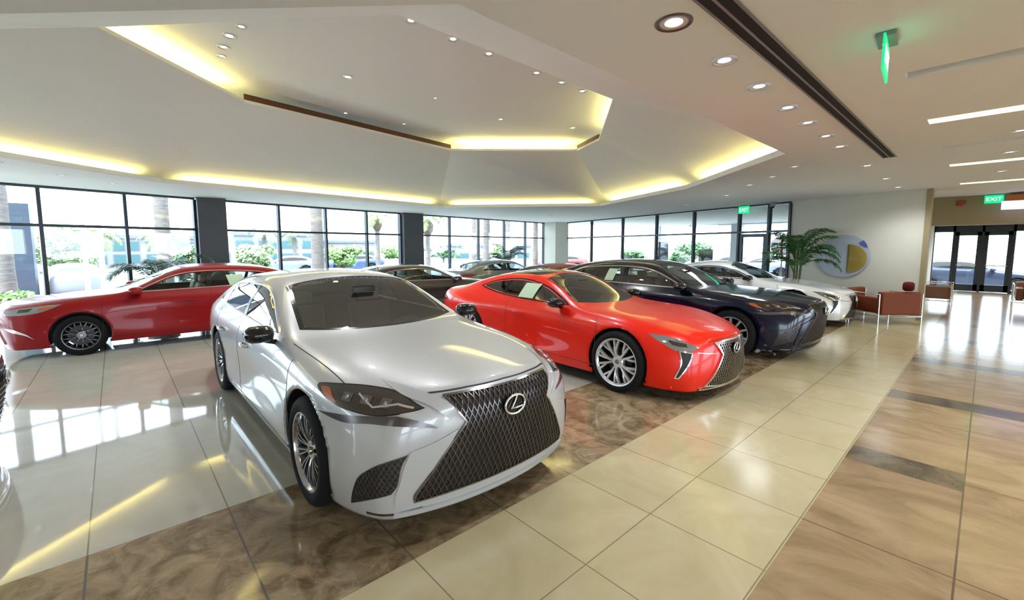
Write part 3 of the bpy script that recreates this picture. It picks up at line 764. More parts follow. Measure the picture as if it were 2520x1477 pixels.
def nose_coupe(root, bvh, sp, M, paint, body):
    g = [(0, .655), (.20, .655), (.36, .640, 1), (.31, .575), (.27, .515, 1), (.33, .43), (.43, .30), (.52, .20, 1), (.30, .175), (0, .17)]
    go = smooth_poly([tuple(p) for p in g] + [(-p[0], p[1]) + tuple(p[2:]) for p in reversed(g) if p[0] > 0], 5)
    gr = patch('grille', bvh, FRONT, go, M['grille_back'], root, off=.002, thick=.02, step=.035)
    mb = MB()
    for a in (58, -58): clip_lines(bvh, FRONT, go, R(a), .034, .010, mb, .012)
    mb.build('grille_mesh', M['chrome_dark'], gr)
    patch('grille_frame', bvh, FRONT, offset_poly(go, .014), M['chrome'], gr, off=.018, thick=.02, step=.03, hole=offset_poly(go, -.002), inner=False)
    emblem(gr, surf(bvh, FRONT, (0, .56))[0].x + .03, .56, .058, M)
    for s in (1, -1):
        v = corner_view(50, s)
        lo = smooth_poly(V3(v, [(.36, .86, .745, 1), (.55, .76, .725), (.72, .655, .665), (.80, .57, .615, 1), (.74, .68, .575), (.64, .79, .590, 1), (.50, .84, .665)], s), 4)
        hl = patch('headlight', bvh, v, lo, M['lamp_clear'], root, off=.004, thick=.015, step=.03)
        patch('lamp_unit', bvh, v, V3(v, [(.56, .79, .69), (.70, .67, .655), (.72, .68, .62), (.60, .78, .645)], s), M['lamp_dark'], hl, off=.008, thick=.01, step=.03)
        ve = smooth_poly(V3(v, [(.68, .76, .585, 1), (.77, .66, .565, 1), (.755, .70, .46), (.69, .785, .30, 1), (.66, .81, .30, 1), (.70, .76, .46)], s), 4)
        iv = patch('air_intake', bvh, v, ve, M['grille_back'], root, off=.003, thick=.015, step=.03)
        patch('intake_frame', bvh, v, offset_poly(ve, .006), M['chrome'], iv, off=.008, thick=.012, step=.02, hole=offset_poly(ve, -.006), inner=False)
        st_ = MB(); strip(bvh, v, V3(v, [(.80, .60, .565), (.88, .46, .545), (.93, .36, .535)], s), .010, off=.004, mb=st_); st_.build('chrome_strip', M['chrome_dark'], root)
    mb = MB(); strip(bvh, FRONT, [(-.45, .665), (-.25, .685), (0, .69), (.25, .685), (.45, .665)], .007, off=.0015, mb=mb)
    mb.build('hood_seam', M['seam'], body)
    mb = MB(); strip(bvh, FRONT, [(-.60, .165), (-.3, .155), (0, .15), (.3, .155), (.60, .165)], .016, off=.02, mb=mb, hh=.01); mb.build('lower_lip', M['chrome'], root, smooth=40)
    rp = [(-1.60, 0), (-1.60, .34), (-1.66, .50, 1), (-2.30, .46, 1), (-2.42, .26), (-2.44, 0)]
    if sp.get('dark_roof'): patch('roof_panel', bvh, TOP, smooth_poly(mirror_poly(rp), 4), M['gloss_black'], body, off=.002, thick=.01, step=.05)
    tails(root, bvh, sp, M)
def nose_mid(root, bvh, sp, M, paint, body):
    g = [(0, .79), (.22, .79), (.38, .78, 1), (.34, .70), (.30, .62, 1), (.38, .50), (.50, .32), (.52, .27, 1), (.30, .26), (0, .26)]
    go = smooth_poly([tuple(p) for p in g] + [(-p[0], p[1]) + tuple(p[2:]) for p in reversed(g) if p[0] > 0], 5)
    gr = patch('grille', bvh, FRONT, go, M['grille_back'], root, off=.002, thick=.02, step=.04)
    mb = MB(); clip_lines(bvh, FRONT, go, 0, .045, .012, mb, .012, step=.05); mb.build('grille_mesh', M['chrome_dark'], gr)
    patch('grille_frame', bvh, FRONT, offset_poly(go, .014), M['chrome'], gr, off=.018, thick=.02, step=.035, hole=offset_poly(go, -.002), inner=False)
    emblem(gr, surf(bvh, FRONT, (0, .66))[0].x + .03, .66, .058, M)
    for s in (1, -1):
        v = corner_view(62, s)
        lo = smooth_poly(V3(v, [(.20, .84, .86, 1), (.40, .78, .85), (.62, .68, .82), (.80, .52, .79, 1), (.80, .58, .72), (.66, .74, .715), (.48, .81, .74), (.33, .84, .79)], s), 4)
        hl = patch('headlight', bvh, v, lo, M['lamp_clear'], root, off=.004, thick=.015, step=.03)
        patch('turn_signal', bvh, v, V3(v, [(.28, .83, .845), (.42, .78, .835), (.46, .80, .79), (.36, .83, .80)], s), M['lamp_amber'], hl, off=.008, thick=.01, step=.03)
        patch('lamp_unit', bvh, v, V3(v, [(.52, .77, .815), (.66, .68, .80), (.68, .70, .755), (.56, .77, .765)], s), M['lamp_dark'], hl, off=.008, thick=.01, step=.03)
        fo = smooth_poly(V3(v, [(.80, .56, .52, 1), (.70, .68, .50), (.58, .78, .42, 1), (.50, .82, .33, 1), (.60, .79, .40), (.72, .69, .455)], s), 4)
        patch('fog_light', bvh, v, fo, M['drl'], root, off=.006, thick=.012, step=.03)
    tails(root, bvh, sp, M)
# ---------------------------------------------------------------- shared materials
M = {}
M['trim_black'] = mat('black_trim', (.012, .012, .013), .55)
M['gloss_black'] = mat('gloss_black', (.008, .008, .009), .12)
M['seam'] = mat('seam', (.02, .02, .022), .7)
M['chrome'] = mat('chrome', (.80, .80, .80), .10, 1.)
M['chrome_dark'] = mat('dark_chrome', (.28, .26, .25), .18, 1.)
M['grille_mesh'] = mat('grille_mesh', (.15, .125, .12), .3, 1.)
M['grille_back'] = mat('grille_back', (.010, .009, .009), .6)
M['mirror'] = mat('mirror_silver', (.85, .88, .9), .02, 1.)
M['car_glass'] = glassmat('car_glass', (.42, .46, .42), 1., 2.05)
M['car_glass_clear'] = glassmat('clear_car_glass', (.72, .80, .76), 1., 1.55)
M['rim'] = mat('rim_silver', (.72, .72, .74), .25, .7)
M['rim_fine'] = mat('rim_chrome', (.50, .50, .53), .15, .95)
M['rim_dark'] = mat('rim_grey', (.16, .16, .17), .3, .9)
M['tyre'] = mat('tyre_rubber', (.008, .008, .009), .8, spec=.2)
M['rim_barrel'] = mat('rim_barrel', (.05, .05, .055), .4, .8)
M['disc'] = mat('brake_steel', (.05, .05, .05), .4, 1.)
M['seat'] = mat('seat_leather', (.16, .12, .08), .5)
M['dash'] = mat('dashboard_dark', (.035, .030, .026), .6)
M['lamp_clear'] = mat('lamp_lens', (.30, .30, .31), .06, .6, coat=1.)
M['lamp_dark'] = mat('lamp_smoked', (.05, .035, .028), .06, .3, coat=1.)
M['lamp_amber'] = mat('lamp_amber', (.42, .09, .02), .1, coat=1.)
M['lamp_red'] = mat('lamp_red', (.35, .01, .01), .1, coat=1.)
M['lamp_grey'] = mat('lamp_grey', (.12, .11, .11), .25, .8)
M['drl'] = mat('lamp_chrome', (.85, .86, .88), .15, .9)
M['paint_pearl'] = mat('pearl_white_paint', (.45, .46, .465), .36, .15, coat=1.)
M['paint_red'] = mat('garnet_red_paint', (.26, .002, .005), .3, .0, coat=.3, spec=.25)
M['paint_orange'] = mat('orange_red_paint', (.70, .011, .002), .28, .0, coat=.4, spec=.3)
M['paint_blue'] = mat('dark_blue_paint', (.002, .004, .020), .16, .0, coat=.3, spec=.35)
M['paint_white'] = mat('white_paint', (.68, .69, .68), .25, .1, coat=1.)
M['paint_taupe'] = mat('taupe_paint', (.075, .055, .055), .25, .5, coat=1.)
M['paint_silver'] = mat('silver_paint', (.36, .38, .40), .25, .7, coat=1.)
M['paint_black'] = mat('black_paint', (.010, .011, .014), .2, .2, coat=1.)
M['paper'] = mat('paper_sticker', (.42, .56, .38), .6)
# ---------------------------------------------------------------- room shell
m_ceil = mat('ceiling_paint', (.84, .87, .88), .8)
m_panel = mat('panel_paint', (.90, .92, .92), .8)
m_wall = mat('wall_cream', (.62, .61, .53), .7)
m_brown = mat('wall_tan', (.30, .24, .13), .6)
m_unlit_cove = mat('unlit_cove_brown', (.10, .04, .014), .6)
m_cream = tilemat('polished_cream_tile', (.47, .45, .38), (.54, .52, .45), .66, -.22, -20, grout=(.20, .19, .15), mort=.004, rough=.045, ior=1.9, lo=.3, hi=.7, sy=40., var=.03)
m_marble = tilemat('brown_marble', (.125, .085, .045), (.43, .315, .19), .66, -.22, 1.96, rough=.07, ior=1.6, scale=4.2, dist=1.3, lo=.33, hi=.68, vein=(.45, .36, .22), var=.15, sy=1.3)
m_beige = tilemat('beige_tile', (.44, .375, .215), (.52, .45, .285), .66, -.22, .68, rough=.16, ior=1.5, lo=.3, hi=.7, var=.05, mort=.004, grout=(.24, .19, .11))
m_stone = tilemat('tan_stone', (.20, .125, .062), (.42, .30, .17), 1.32, .44, 0, rough=.15, ior=1.5, scale=1.5, dist=1.2, lo=.3, hi=.72, stretch=(1.6, .7, 1), grout=(.12, .085, .05), mort=.005, var=.08, sy=1.3)
m_band = tilemat('dark_stone_band', (.055, .040, .024), (.16, .12, .075), 9., 0, 0, rough=.15, scale=3., mort=.0)
f = MB(); mats_f = [m_cream, m_marble, m_beige, m_stone, m_band]
def fq(x0, x1, y0, y1, k): f.m = k; f.quad((x0, y0, 0), (x1, y0, 0), (x1, y1, 0), (x0, y1, 0))
XL, XR, YN = -10., 26., -9.
fq(XL, XR, 3.24, 17.5, 0); fq(XL, XR, 2.0, 3.24, 1); fq(XL, XR, .67, 2.0, 2)
bands = [(-.30, .02), (2.06, 2.38), (4.25, 4.60), (6.42, 6.78), (8.70, 9.05), (11.0, 11.35), (13.3, 13.65)]
x = XL
for i, (a, b) in enumerate(bands):
    fq(x, a, YN, .67, 3)
    if i == 2: fq(a, b, 0, .67, 4); fq(a, b, YN, 0, 3)
    elif i < 2: fq(a, b, YN, .67, 3)
    else: fq(a, b, -1.9, .67, 4); fq(a, b, YN, -1.9, 3)
    x = b
fq(x, XR, YN, .67, 3)
struct(f.build('floor', mats_f, fix=False))

O = [(7.05, 2.02), (9.64, 4.72), (11.60, 8.50), (8.20, 12.45), (.80, 11.50), (-3.6, 7.7), (-3.2, 6.6), (1.45, 2.02)]   # soffit opening
I = [(6.45, 4.50), (8.62, 6.40), (9.14, 7.48), (6.66, 9.66), (1.84, 8.92), (.02, 7.06), (.02, 7.06), (2.43, 4.49)]     # inner opening
ZC, ZP, ZI, ZU = 3.0, 3.06, 4.20, 4.50
def flat(name, outer, holes, z, m, th=.04, up=True):
    V = [Vector(p) for p in outer]; E = [(i, (i + 1) % len(outer)) for i in range(len(outer))]
    for h in holes:
        b = len(V); V += [Vector(p) for p in h]; E += [(b + i, b + (i + 1) % len(h)) for i in range(len(h))]
    vs, es, fs, *_ = geometry.delaunay_2d_cdt(V, E, [], 1, 1e-6)
    fs = [tuple(q) for q in fs if not any(in_poly((sum(vs[i].x for i in q) / 3, sum(vs[i].y for i in q) / 3), h) for h in holes)]
    mb = MB(); mb.add([(p.x, p.y, z) for p in vs], [q[::-1] for q in fs])
    mb.add([(p.x, p.y, z + th) for p in vs], fs)
    return mb
ROOF = [(XL, YN), (XR, YN), (XR, 14.5), (18.4, 16.6), (9.2, 15.75), (2.3, 14.75), (XL, 11.95)]
# slots in the right part of the ceiling
lit_slots = [(6.26, 6.50, -1.9, .52), (9.90, 10.15, -1.9, .52), (12.95, 13.2, -1.9, .50)]
dark_slots = [(4.48, 4.64, -1.9, .52), (8.08, 8.26, -1.9, .52)]
rects = lambda s: [(s[0], s[2]), (s[1], s[2]), (s[1], s[3]), (s[0], s[3])]
mb = flat('ceiling', ROOF, [O] + [rects(s) for s in lit_slots + dark_slots], ZC, m_ceil)
for s in lit_slots + dark_slots:                                      # slot sides and lids
    q = rects(s)
    for i in range(4): a, b = q[i], q[(i + 1) % 4]; mb.quad((*a, ZC), (*b, ZC), (*b, ZC + .16), (*a, ZC + .16))
    mb.quad(*[(*p, ZC + .16) for p in q])
struct(mb.build('ceiling', m_ceil, fix=False))
# soffit lip, slanted panels, inner ceiling
OP = offset_poly(O, .46); n = len(O)
lp = MB()
for i in range(n):
    a, b = O[i], O[(i + 1) % n]; c, d = offset_poly(O, .03)[i], offset_poly(O, .03)[(i + 1) % n]
    lp.add([(*a, ZC), (*b, ZC), (*b, ZC + .09), (*a, ZC + .09), (*c, ZC), (*d, ZC), (*d, ZC + .09), (*c, ZC + .09)], [(0, 1, 2, 3), (4, 5, 6, 7), (3, 2, 6, 7)])
    lp.quad((*c, ZC + .02), (*d, ZC + .02), (*OP[(i + 1) % n], ZC + .02), (*OP[i], ZC + .02))
    lp.quad((*OP[i], ZC), (*OP[(i + 1) % n], ZC), (*OP[(i + 1) % n], ZP + .05), (*OP[i], ZP + .05))
struct(lp.build('trim_soffit', m_ceil))
pn = MB()
for i in range(n):
    j = (i + 1) % n
    a, b = Vector((*OP[i], ZP)), Vector((*OP[j], ZP)); c, d = Vector((*I[j], ZI)), Vector((*I[i], ZI)); u = Vector((0, 0, .05))
    if (c - d).length < .01:
        pn.add([a, b, c, a + u, b + u, c + u], [(0, 1, 2), (3, 4, 5)])
    else:
        pn.add([a, b, c, d, a + u, b + u, c + u, d + u], [(0, 1, 2, 3), (4, 5, 6, 7), (2, 3, 7, 6)])
struct(pn.build('ceiling_panel', m_panel, fix=False))
IU = offset_poly([I[k] for k in (0, 1, 2, 3, 4, 5, 7)], .60)
up = MB(); up.add([(*p, ZU) for p in IU], [tuple(range(len(IU)))])
for i in range(len(IU)):
    a, b = IU[i], IU[(i + 1) % len(IU)]; up.quad((*a, ZU), (*b, ZU), (*b, ZI - .12), (*a, ZI - .12))
struct(up.build('ceiling_upper', m_panel, fix=False))
fa = MB()
for i in (3, 1):                                                     # brown boards on the unlit edges, coloured dark for the cove's shade
    a, b = I[i], I[i + 1]
    fa.quad((*a, ZI + .05), (*b, ZI + .05), (*b, ZI + .15), (*a, ZI + .15))
    d = (Vector(b) - Vector(a)).normalized(); nrm = Vector((-d.y, d.x)) * -.03
    fa.quad((a[0] + nrm.x, a[1] + nrm.y, ZI + .05), (b[0] + nrm.x, b[1] + nrm.y, ZI + .05), (b[0] + nrm.x, b[1] + nrm.y, ZI + .15), (a[0] + nrm.x, a[1] + nrm.y, ZI + .15))
struct(fa.build('trim_unlit_cove', m_unlit_cove))
# unseen roof slab above everything, added to block the sun
struct(MB().prism(ROOF, 4.75, 4.95).build('roof', mat('sun_block_grey', (.3, .3, .3), .8)))
# cove light strips
m_cove = mat('cove_light', (1, .9, .5), .5, emit=(1.0, .80, .24), es=14.)
m_cove2 = mat('slot_light', (1, .9, .5), .5, emit=(1.0, .86, .34), es=5.)
m_cove3 = mat('upper_cove_light', (1, .9, .5), .5, emit=(1.0, .81, .27), es=21.)
def cove(a, b, z, inset, name='cove_light', lab='', h=.02, m=None, wd=.03, grp=None):
    a, b = Vector(a), Vector(b); d = (b - a); L = d.length; d.normalize(); c = (a + b) / 2
    k = MB().box((0, 0, 0), (L - 2 * inset, wd, h))
    o = k.build(name, m or m_cove, None, loc=(c.x, c.y, z)); o.rotation_euler = (0, 0, math.atan2(d.y, d.x))
    return tag(o, lab, 'light', grp)
OC = offset_poly(O, .13)
where = {0: 'over the right corner of the tray ceiling', 1: 'far right, short of the beige corner column', 2: 'in the middle over the far windows', 3: 'along the long edge over the left windows', 4: 'at the left edge of the tray ceiling'}
for i in range(5):
    cove(OC[i], OC[i + 1], ZC + .045, .42, lab='yellow lower cove light strip, ' + where[i], grp='cove light strips of the tray ceiling')
IC = offset_poly(I[:5] + [I[5], I[7]], .27)
for i, t in ((4, 'upper left edge of the tray'), (2, 'far edge of the tray'), (0, 'right edge of the tray')):
    cove(IC[i], IC[i + 1], ZI + .07, .22, lab='yellow upper cove light strip, ' + t, m=m_cove3, grp='cove light strips of the tray ceiling')
for s, t in zip(lit_slots, ('nearest the camera', 'middle one', 'farthest, over the passage')):
    cove(((s[0] + s[1]) / 2, s[2]), ((s[0] + s[1]) / 2, s[3]), ZC + .13, .03, 'slot_light', 'long yellow light slot in the right ceiling, ' + t, m=m_cove2, wd=.16, grp='light slots in the passage ceiling')

# ---- window walls
m_frame = mat('window_frame', (.035, .045, .055), .35, .4)
m_pane = glassmat('window_glass', (.93, .96, .97), 1., 1.5)
m_col = mat('column_dark', (.055, .058, .065), .45)
ZH, ZT = 2.95, 2.16
def wall_window(idx, pts, door=None, zt=ZT):
    """posts at pts; rails between; one window_<n> with posts, rails and panes as parts"""
    root = tag(bpy.data.objects.new('window_%d' % idx, None), kind='structure'); C.objects.link(root)
    a0, b0 = Vector(pts[0]), Vector(pts[-1])
    for i, p in enumerate(pts):
        q = pts[min(i + 1, len(pts) - 1)]; r_ = pts[max(i - 1, 0)]
        ang = math.atan2(q[1] - r_[1], q[0] - r_[0])
        MB().box((p[0], p[1], (ZH) / 2), (.065, .13, ZH), rz=ang).build('mullion', m_frame, root)
    for i in range(len(pts) - 1):
        p, q = Vector(pts[i]), Vector(pts[i + 1]); c = (p + q) / 2; L = (q - p).length; ang = math.atan2(q.y - p.y, q.x - p.x)
        k = MB(); k.box((c.x, c.y, ZH + .025), (L, .13, .05), rz=ang).box((c.x, c.y, zt), (L - .06, .11, .06), rz=ang)
        if i != door: k.box((c.x, c.y, .06), (L - .06, .13, .12), rz=ang)
        k.build('rail', m_frame, root)
        lo = .12
        if i == door:
            d = (q - p).normalized(); k = MB(); t = .10
            for e in (p + d * .1, q - d * .1): k.box((e.x, e.y, 1.06), (t, .06, 2.08), rz=ang)
            k.box((c.x, c.y, 2.05), (L - .2, .06, .1), rz=ang).box((c.x, c.y, .12), (L - .2, .06, .22), rz=ang).box((c.x, c.y, 1.0), (L - .2, .09, .04), rz=ang)
            k.build('door_leaf', m_frame, root)
            lo = .2
        for z0, z1 in ((lo, zt - .03), (zt + .03, ZH)):
            MB().box((c.x, c.y, (z0 + z1) / 2), (L - .06, .012, z1 - z0), rz=ang).build('pane', m_pane, root)
    return root
wall_window(1, [(-9.6, 11.9), (-6.9, 12.4), (-5.4, 12.75), (-3.9, 13.1), (-2.5, 13.42), (-1.14, 13.75), (.24, 14.1), (1.64, 14.42)])
wall_window(2, [(2.34, 14.56), (3.79, 14.82), (5.27, 15.03), (6.78, 15.24), (8.21, 15.42)])
wall_window(3, [(9.15, 15.56), (10.72, 15.75), (12.45, 15.95), (14.2, 16.14), (15.8, 16.3), (17.3, 16.42)])
wall_window(4, [(18.12, 15.45), (17.45, 13.27), (16.78, 11.05), (16.16, 9.06), (15.62, 7.28), (15.06, 5.52), (14.74, 4.55), (14.52, 3.93)], door=5)
struct(MB().bb((1.68, 14.1, 0), (2.32, 14.75, 3.0)).build('wall_column', m_col))
struct(MB().bb((8.26, 15.2, 0), (9.12, 15.7, 3.0)).build('wall_column_second', m_col))
struct(MB().prism([(17.3, 16.36), (17.40, 15.62), (18.10, 15.32), (18.3, 15.6), (18.2, 16.6), (17.3, 16.6)], 0, 3.0).build('wall_corner', m_wall))
# cream wall, corridor wall, bulkhead
struct(MB().prism([(14.52, 3.95), (13.62, 1.02), (13.80, .97), (24.0, 1.50), (24.0, 1.75), (14.1, 1.30), (14.9, 3.95)], 0, 3.0).build('wall_right', [m_wall]))
struct(MB().prism([(13.60, 1.03), (13.58, .93), (14.4, .96), (14.4, 1.01), (13.82, .99)], 0, 3.0).build('trim_corner', m_brown))
struct(MB().bb((16.30, -9, 2.26), (16.5, 1.2, 3.0)).build('wall_bulkhead', m_brown))
struct(MB().bb((16.5, -9, 2.50), (24.6, 1.5, 2.55)).build('ceiling_vestibule', m_ceil))
struct(MB().bb((16.3, -9, 0), (24.6, -1.6, 2.55)).build('wall_passage', m_wall))
# entrance storefront at X = 24
root = tag(bpy.data.objects.new('door_1', None), kind='structure'); C.objects.link(root)
for y in (1.50, .93, .17, -.60, -1.25, -1.6): MB().bb((23.95, y - .035, 0), (24.07, y + .035, 2.5)).build('door_post', m_frame, root)
MB().bb((23.95, -1.6, 2.26), (24.07, 1.5, 2.5)).build('door_header', m_frame, root)
for y0, y1 in ((.93, .17), (.17, -.60)):
    k = MB(); y1, y0 = min(y0, y1) + .035, max(y0, y1) - .035
    k.bb((23.98, y1, .02), (24.04, y1 + .11, 2.26)).bb((23.98, y0 - .11, .02), (24.04, y0, 2.26)).bb((23.98, y1, 2.12), (24.04, y0, 2.26)).bb((23.98, y1, .02), (24.04, y0, .27))
    lf = k.build('door_leaf', m_frame, root)
    MB().bb((24.0, y1 + .1, .26), (24.012, y0 - .1, 2.13)).build('pane', m_pane, lf)
    MB().tube([(23.93, y1 + .08, 1.0), (23.93, y0 - .08, 1.0)], .018, 8).build('push_bar', M['chrome'], lf)
for y0, y1 in ((1.47, .96), (-.63, -1.22)):
    MB().bb((24.0, y1, .1), (24.012, y0, 2.26)).build('pane', m_pane, root)
    MB().bb((23.97, y1, 0), (24.05, y0, .1)).build('rail', m_frame, root)
# far sides of the room, out of view; openings and solid stretches shaped for the light
k = MB()
for i in range(7): k.bb((XL + i * 4.4, YN - .2, 0), (XL + i * 4.4 + 1.2, YN, 3.0))
k.bb((XL, YN - .2, 2.7), (16.4, YN, 3.0)); k.bb((XL, YN - .2, 0), (16.4, YN, .3))
struct(k.build('wall_rear', m_wall))
k = MB()
k.bb((XL, YN, 0), (XL + .2, 5.5, 3.0)); k.bb((XL, 9.0, 0), (XL + .2, 9.6, 3.0))
k.bb((XL, YN, 2.8), (XL + .2, 12, 3.0))
struct(k.build('wall_left', m_wall))
# outside ground
struct(MB().bb((-120, -60, -.80), (160, 160, -.47)).build('ground', noisy(mat('paving', (.22, .22, .22), .9), (.17, .175, .18), (.25, .25, .25), .4)))
struct(MB().prism([(XL, YN), (XR, YN), (XR, 15.2), (18.9, 16.9), (9.2, 16.1), (2.3, 15.1), (XL, 12.2)], -.5, -.012).build('trim_plinth', m_wall))
# ---------------------------------------------------------------- ceiling lights
m_lens = mat('lamp_lens_lit', (1, .95, .85), .4, emit=(1.0, .92, .78), es=2.2)
m_lens2 = mat('lamp_lens_cool', (.9, .95, 1), .3, emit=(.80, .90, 1.0), es=1.1)
m_ring = mat('lamp_ring', (.62, .61, .60), .35, .3)
m_cone = mat('lamp_reflector', (.80, .80, .82), .3, .2)
def downlight(x, y, z, r, label, warm=True, power=0., grp=None, ring=None, soft=.06):
    t = thing('ceiling_light', label, 'ceiling light', (x, y, z), 0, grp)
    MB().lathe([(r * .80, -.001), (r * .84, -.008), (r * 1.0, -.010), (r * 1.06, -.004), (r * 1.06, .0), (r * .8, .0)], n=28, closed=True).build('trim_ring', ring or m_ring, t, smooth=50)
    MB().lathe([(r * .80, -.003), (r * .60, -.0022), (r * .48, -.0015)], n=28).build('reflector', m_cone, t, smooth=60)
    MB().lathe([(.0, -.003), (r * .50, -.003)], n=24).build('lamp_lens', m_lens if warm else m_lens2, t)
    if power:
        li = bpy.data.lights.new('downlight_beam', 'SPOT'); li.energy = power * 2.1; li.spot_size = R(150); li.spot_blend = .8; li.shadow_soft_size = soft
        li.color = (.95, .975, 1.0) if warm else (.86, .93, 1.0)
        lo = bpy.data.objects.new('lamp_beam', li); C.objects.link(lo); lo.parent = t; lo.location = (0, 0, -.03)
    return t
G1 = 'downlights in a row along the black slot'
nm = ['nearest the camera', 'second along', 'third along', 'fourth along', 'fifth along', 'sixth along', 'seventh along', 'at its end', 'over the armchairs', 'by the cream wall']
for i, (x, r) in enumerate([(2.49, .10), (3.24, .085), (3.96, .085), (4.75, .085), (5.47, .08), (6.28, .08), (7.06, .08), (9.03, .08), (10.99, .08), (12.77, .08)]):
    downlight(x, 1.33 + .012 * i, ZC, r, 'round downlight in the row beside the black ceiling slot, ' + nm[i], warm=(i == 0 or i > 5), power=(30. if i in (0, 3) else 45. if i == 9 else 0.), soft=.3 if i == 9 else .06, grp=G1, ring=None if i else mat('lamp_ring_bronze', (.10, .07, .05), .4, .5))
for (x, y, w_, nn) in [(8.27, 2.23, 0, 'just right of the tray ceiling corner'), (9.15, 2.82, 0, 'small one, between tray corner and glass doors'), (9.99, 3.5, 1, 'small one, nearer the glass doors'), (11.6, 4.6, 1, 'small one, in front of the exit sign'),
                      (13.2, 6.4, 0, 'close to the far glass wall'), (-.63, 11.44, 0, 'over the red sedan at the left windows'), (.05, 12.3, 0, 'close to the left windows'), (-1.25, 10.4, 0, 'at the left end, over the red nose'), (5.6, 13.4, 0, 'between the two dark columns'), (13.4, 12.3, 0, 'in front of the corner column')]:
    downlight(x, y, ZC, .07, 'round downlight in the low ceiling, ' + nn, warm=bool(w_), power=30. if nn.endswith(('sign', 'doors')) else 0., soft=.25)
for i, (x, y, w_) in enumerate([(2.80, 4.86, 1), (3.44, 4.91, 1), (4.06, 4.93, 1), (5.04, 4.95, 0), (5.63, 4.95, 0), (6.2, 4.97, 1)]):
    downlight(x * 1.037, y * 1.037, ZU, .075, 'round downlight along the near tray edge, ' + ['first from the left', 'second from the left', 'third, pinkish white', 'fourth, darker', 'fifth, bluish', 'last, at the lit right edge'][i], warm=bool(w_), power=(40. if i in (0, 3) else 45. if i == 9 else 0.), soft=.3 if i == 9 else .06, grp='downlights along the near edge of the tray')
for (x, y, nn, r) in [(2.93, 7.1, 'alone left of the middle', .085), (1.27, 6.78, 'largest of the left cluster', .085), (1.33, 6.40, 'topmost of the left cluster', .06), (1.27, 7.2, 'third of the left cluster', .075), (1.30, 7.55, 'lowest of the left cluster', .06), (7.9, 6.6, 'at the far right corner', .075), (3.64, 9.0, 'over the brown edge', .06), (4.9, 8.9, 'over the brown edge, right one', .05), (6.25, 7.2, 'small dark one near the far edge', .07), (4.5, 7.0, 'tiny one in the centre', .04)]:
    downlight(x * 1.037, y * 1.037, ZU, r, 'round downlight in the upper tray ceiling, ' + nn, warm=True, power=60. if r > .08 else 0)
for i, (x, y) in enumerate([(5.4, -1.0), (7.6, -.15), (9.2, -.1), (11.4, -.05)]):
    downlight(x, y, ZC, .08, 'round downlight in the passage ceiling between the light slots, ' + ['nearest, at the picture edge', 'second', 'third', 'farthest'][i], warm=False, power=(45., 0., 0., 0.)[i], grp='downlights in the passage ceiling')
for x in (-6, -2, 2, 6, 10, 14):                                      # unseen lamps added behind the camera to brighten the showroom
    for y in (-6.5, -2.8):
        downlight(x, y, ZC, .09, 'added unseen downlight in the ceiling behind the viewer, to brighten the room', power=98., grp='added downlights behind the viewer', soft=.4)
for x, y in ((-4, .8), (-7, 4), (-7, 8), (18.5, -.2), (21.5, -.2)):  # more unseen lamps, added beyond the frame for extra room light
    downlight(x, y, ZC if x < 16 else 2.5, .09, 'added unseen downlight outside the picture, to brighten the room', power=60., grp='added downlights outside the picture')
# double black air slot
k = thing('ceiling_slot', 'long double black air slot running along the ceiling beside the downlights', 'air slot', (0, 0, 0))
for a in (1.005, 1.075): MB().bb((1.2, a, ZC - .006), (8.42, a + .055, ZC - .0005)).build('slot_opening', mat('slot_black', (.012, .006, .006), .8), k)
kb = MB()
for a in (.985, 1.060, 1.13): kb.bb((1.2, a, ZC - .010), (8.44, a + .015, ZC - .0005))
kb.build('slot_frame', mat('slot_frame', (.25, .22, .20), .4, .5), k)
# ---------------------------------------------------------------- the cars in the showroom
LUX['hood_seam'] = [(-.53, .815), (-.12, .80), (.22, .79), (.38, .785)]
white_sedan, bv_w = make_car('sedan', 'pearl white sedan with large dark mesh grille parked nearest in front', 'car', LUX, M['paint_pearl'], M, (1.76, 2.93, 0), R(-90), front=nose_lux, lvl=3)
orange_coupe, bv_o = make_car('coupe', 'bright orange red coupe with paper sticker in the door window', 'car', dict(COUPE, dark_roof=1), M['paint_orange'], M, (5.16, 2.84, 0), R(-90), front=nose_coupe, lvl=3)
blue_sedan, bv_b = make_car('sedan', 'very dark blue sedan parked behind the orange red coupe', 'car', derive(LUX, 1., rim='ten', rim_mat='rim'), M['paint_blue'], M, (7.90, 2.62, 0), R(-90), front=nose_lux, lvl=3)
white_coupe, bv_c = make_car('coupe', 'white coupe with black vertical slits, last car before the armchairs', 'car', COUPE, M['paint_white'], M, (11.88, 2.85, 0), R(-90), front=nose_coupe, lvl=3)
red_sedan, bv_r = make_car('sedan', 'dark red sedan in side view by the left windows', 'car', MID, M['paint_red'], M, (-.47, 10.32, 0), R(180), front=nose_mid, lvl=3, zs=.95, glass=M['car_glass_clear'])
# ---------------------------------------------------------------- more cars in the room
def front_mid_low(root, bvh, sp, M, paint, body): nose_mid(root, bvh, sp, M, paint, body)
make_car('sedan', 'taupe sedan in side view between the white sedan and the orange red coupe', 'car', MID, M['paint_taupe'], M, (7.02, 9.85, 0), 0., front=front_mid_low, lvl=2, zs=.88, glass=M['car_glass_clear'])
make_car('sedan', 'red sedan whose roof shows just behind the orange red coupe', 'car', MID, M['paint_red'], M, (10.65, 7.93, 0), 0., front=front_mid_low, lvl=2, zs=.86, glass=M['car_glass_clear'])
make_car('sedan', 'silver sedan in the back, left of the red roof behind the coupe', 'car', MID, M['paint_silver'], M, (11.3, 11.45, 0), 0., front=front_mid_low, lvl=2, zs=.88, glass=M['car_glass_clear'])
make_car('sedan', 'black car cut off by the left edge of the picture', 'car', LUX, M['paint_black'], M, (-1.735, 5.25, 0), 0., front=front_mid_low, lvl=3)
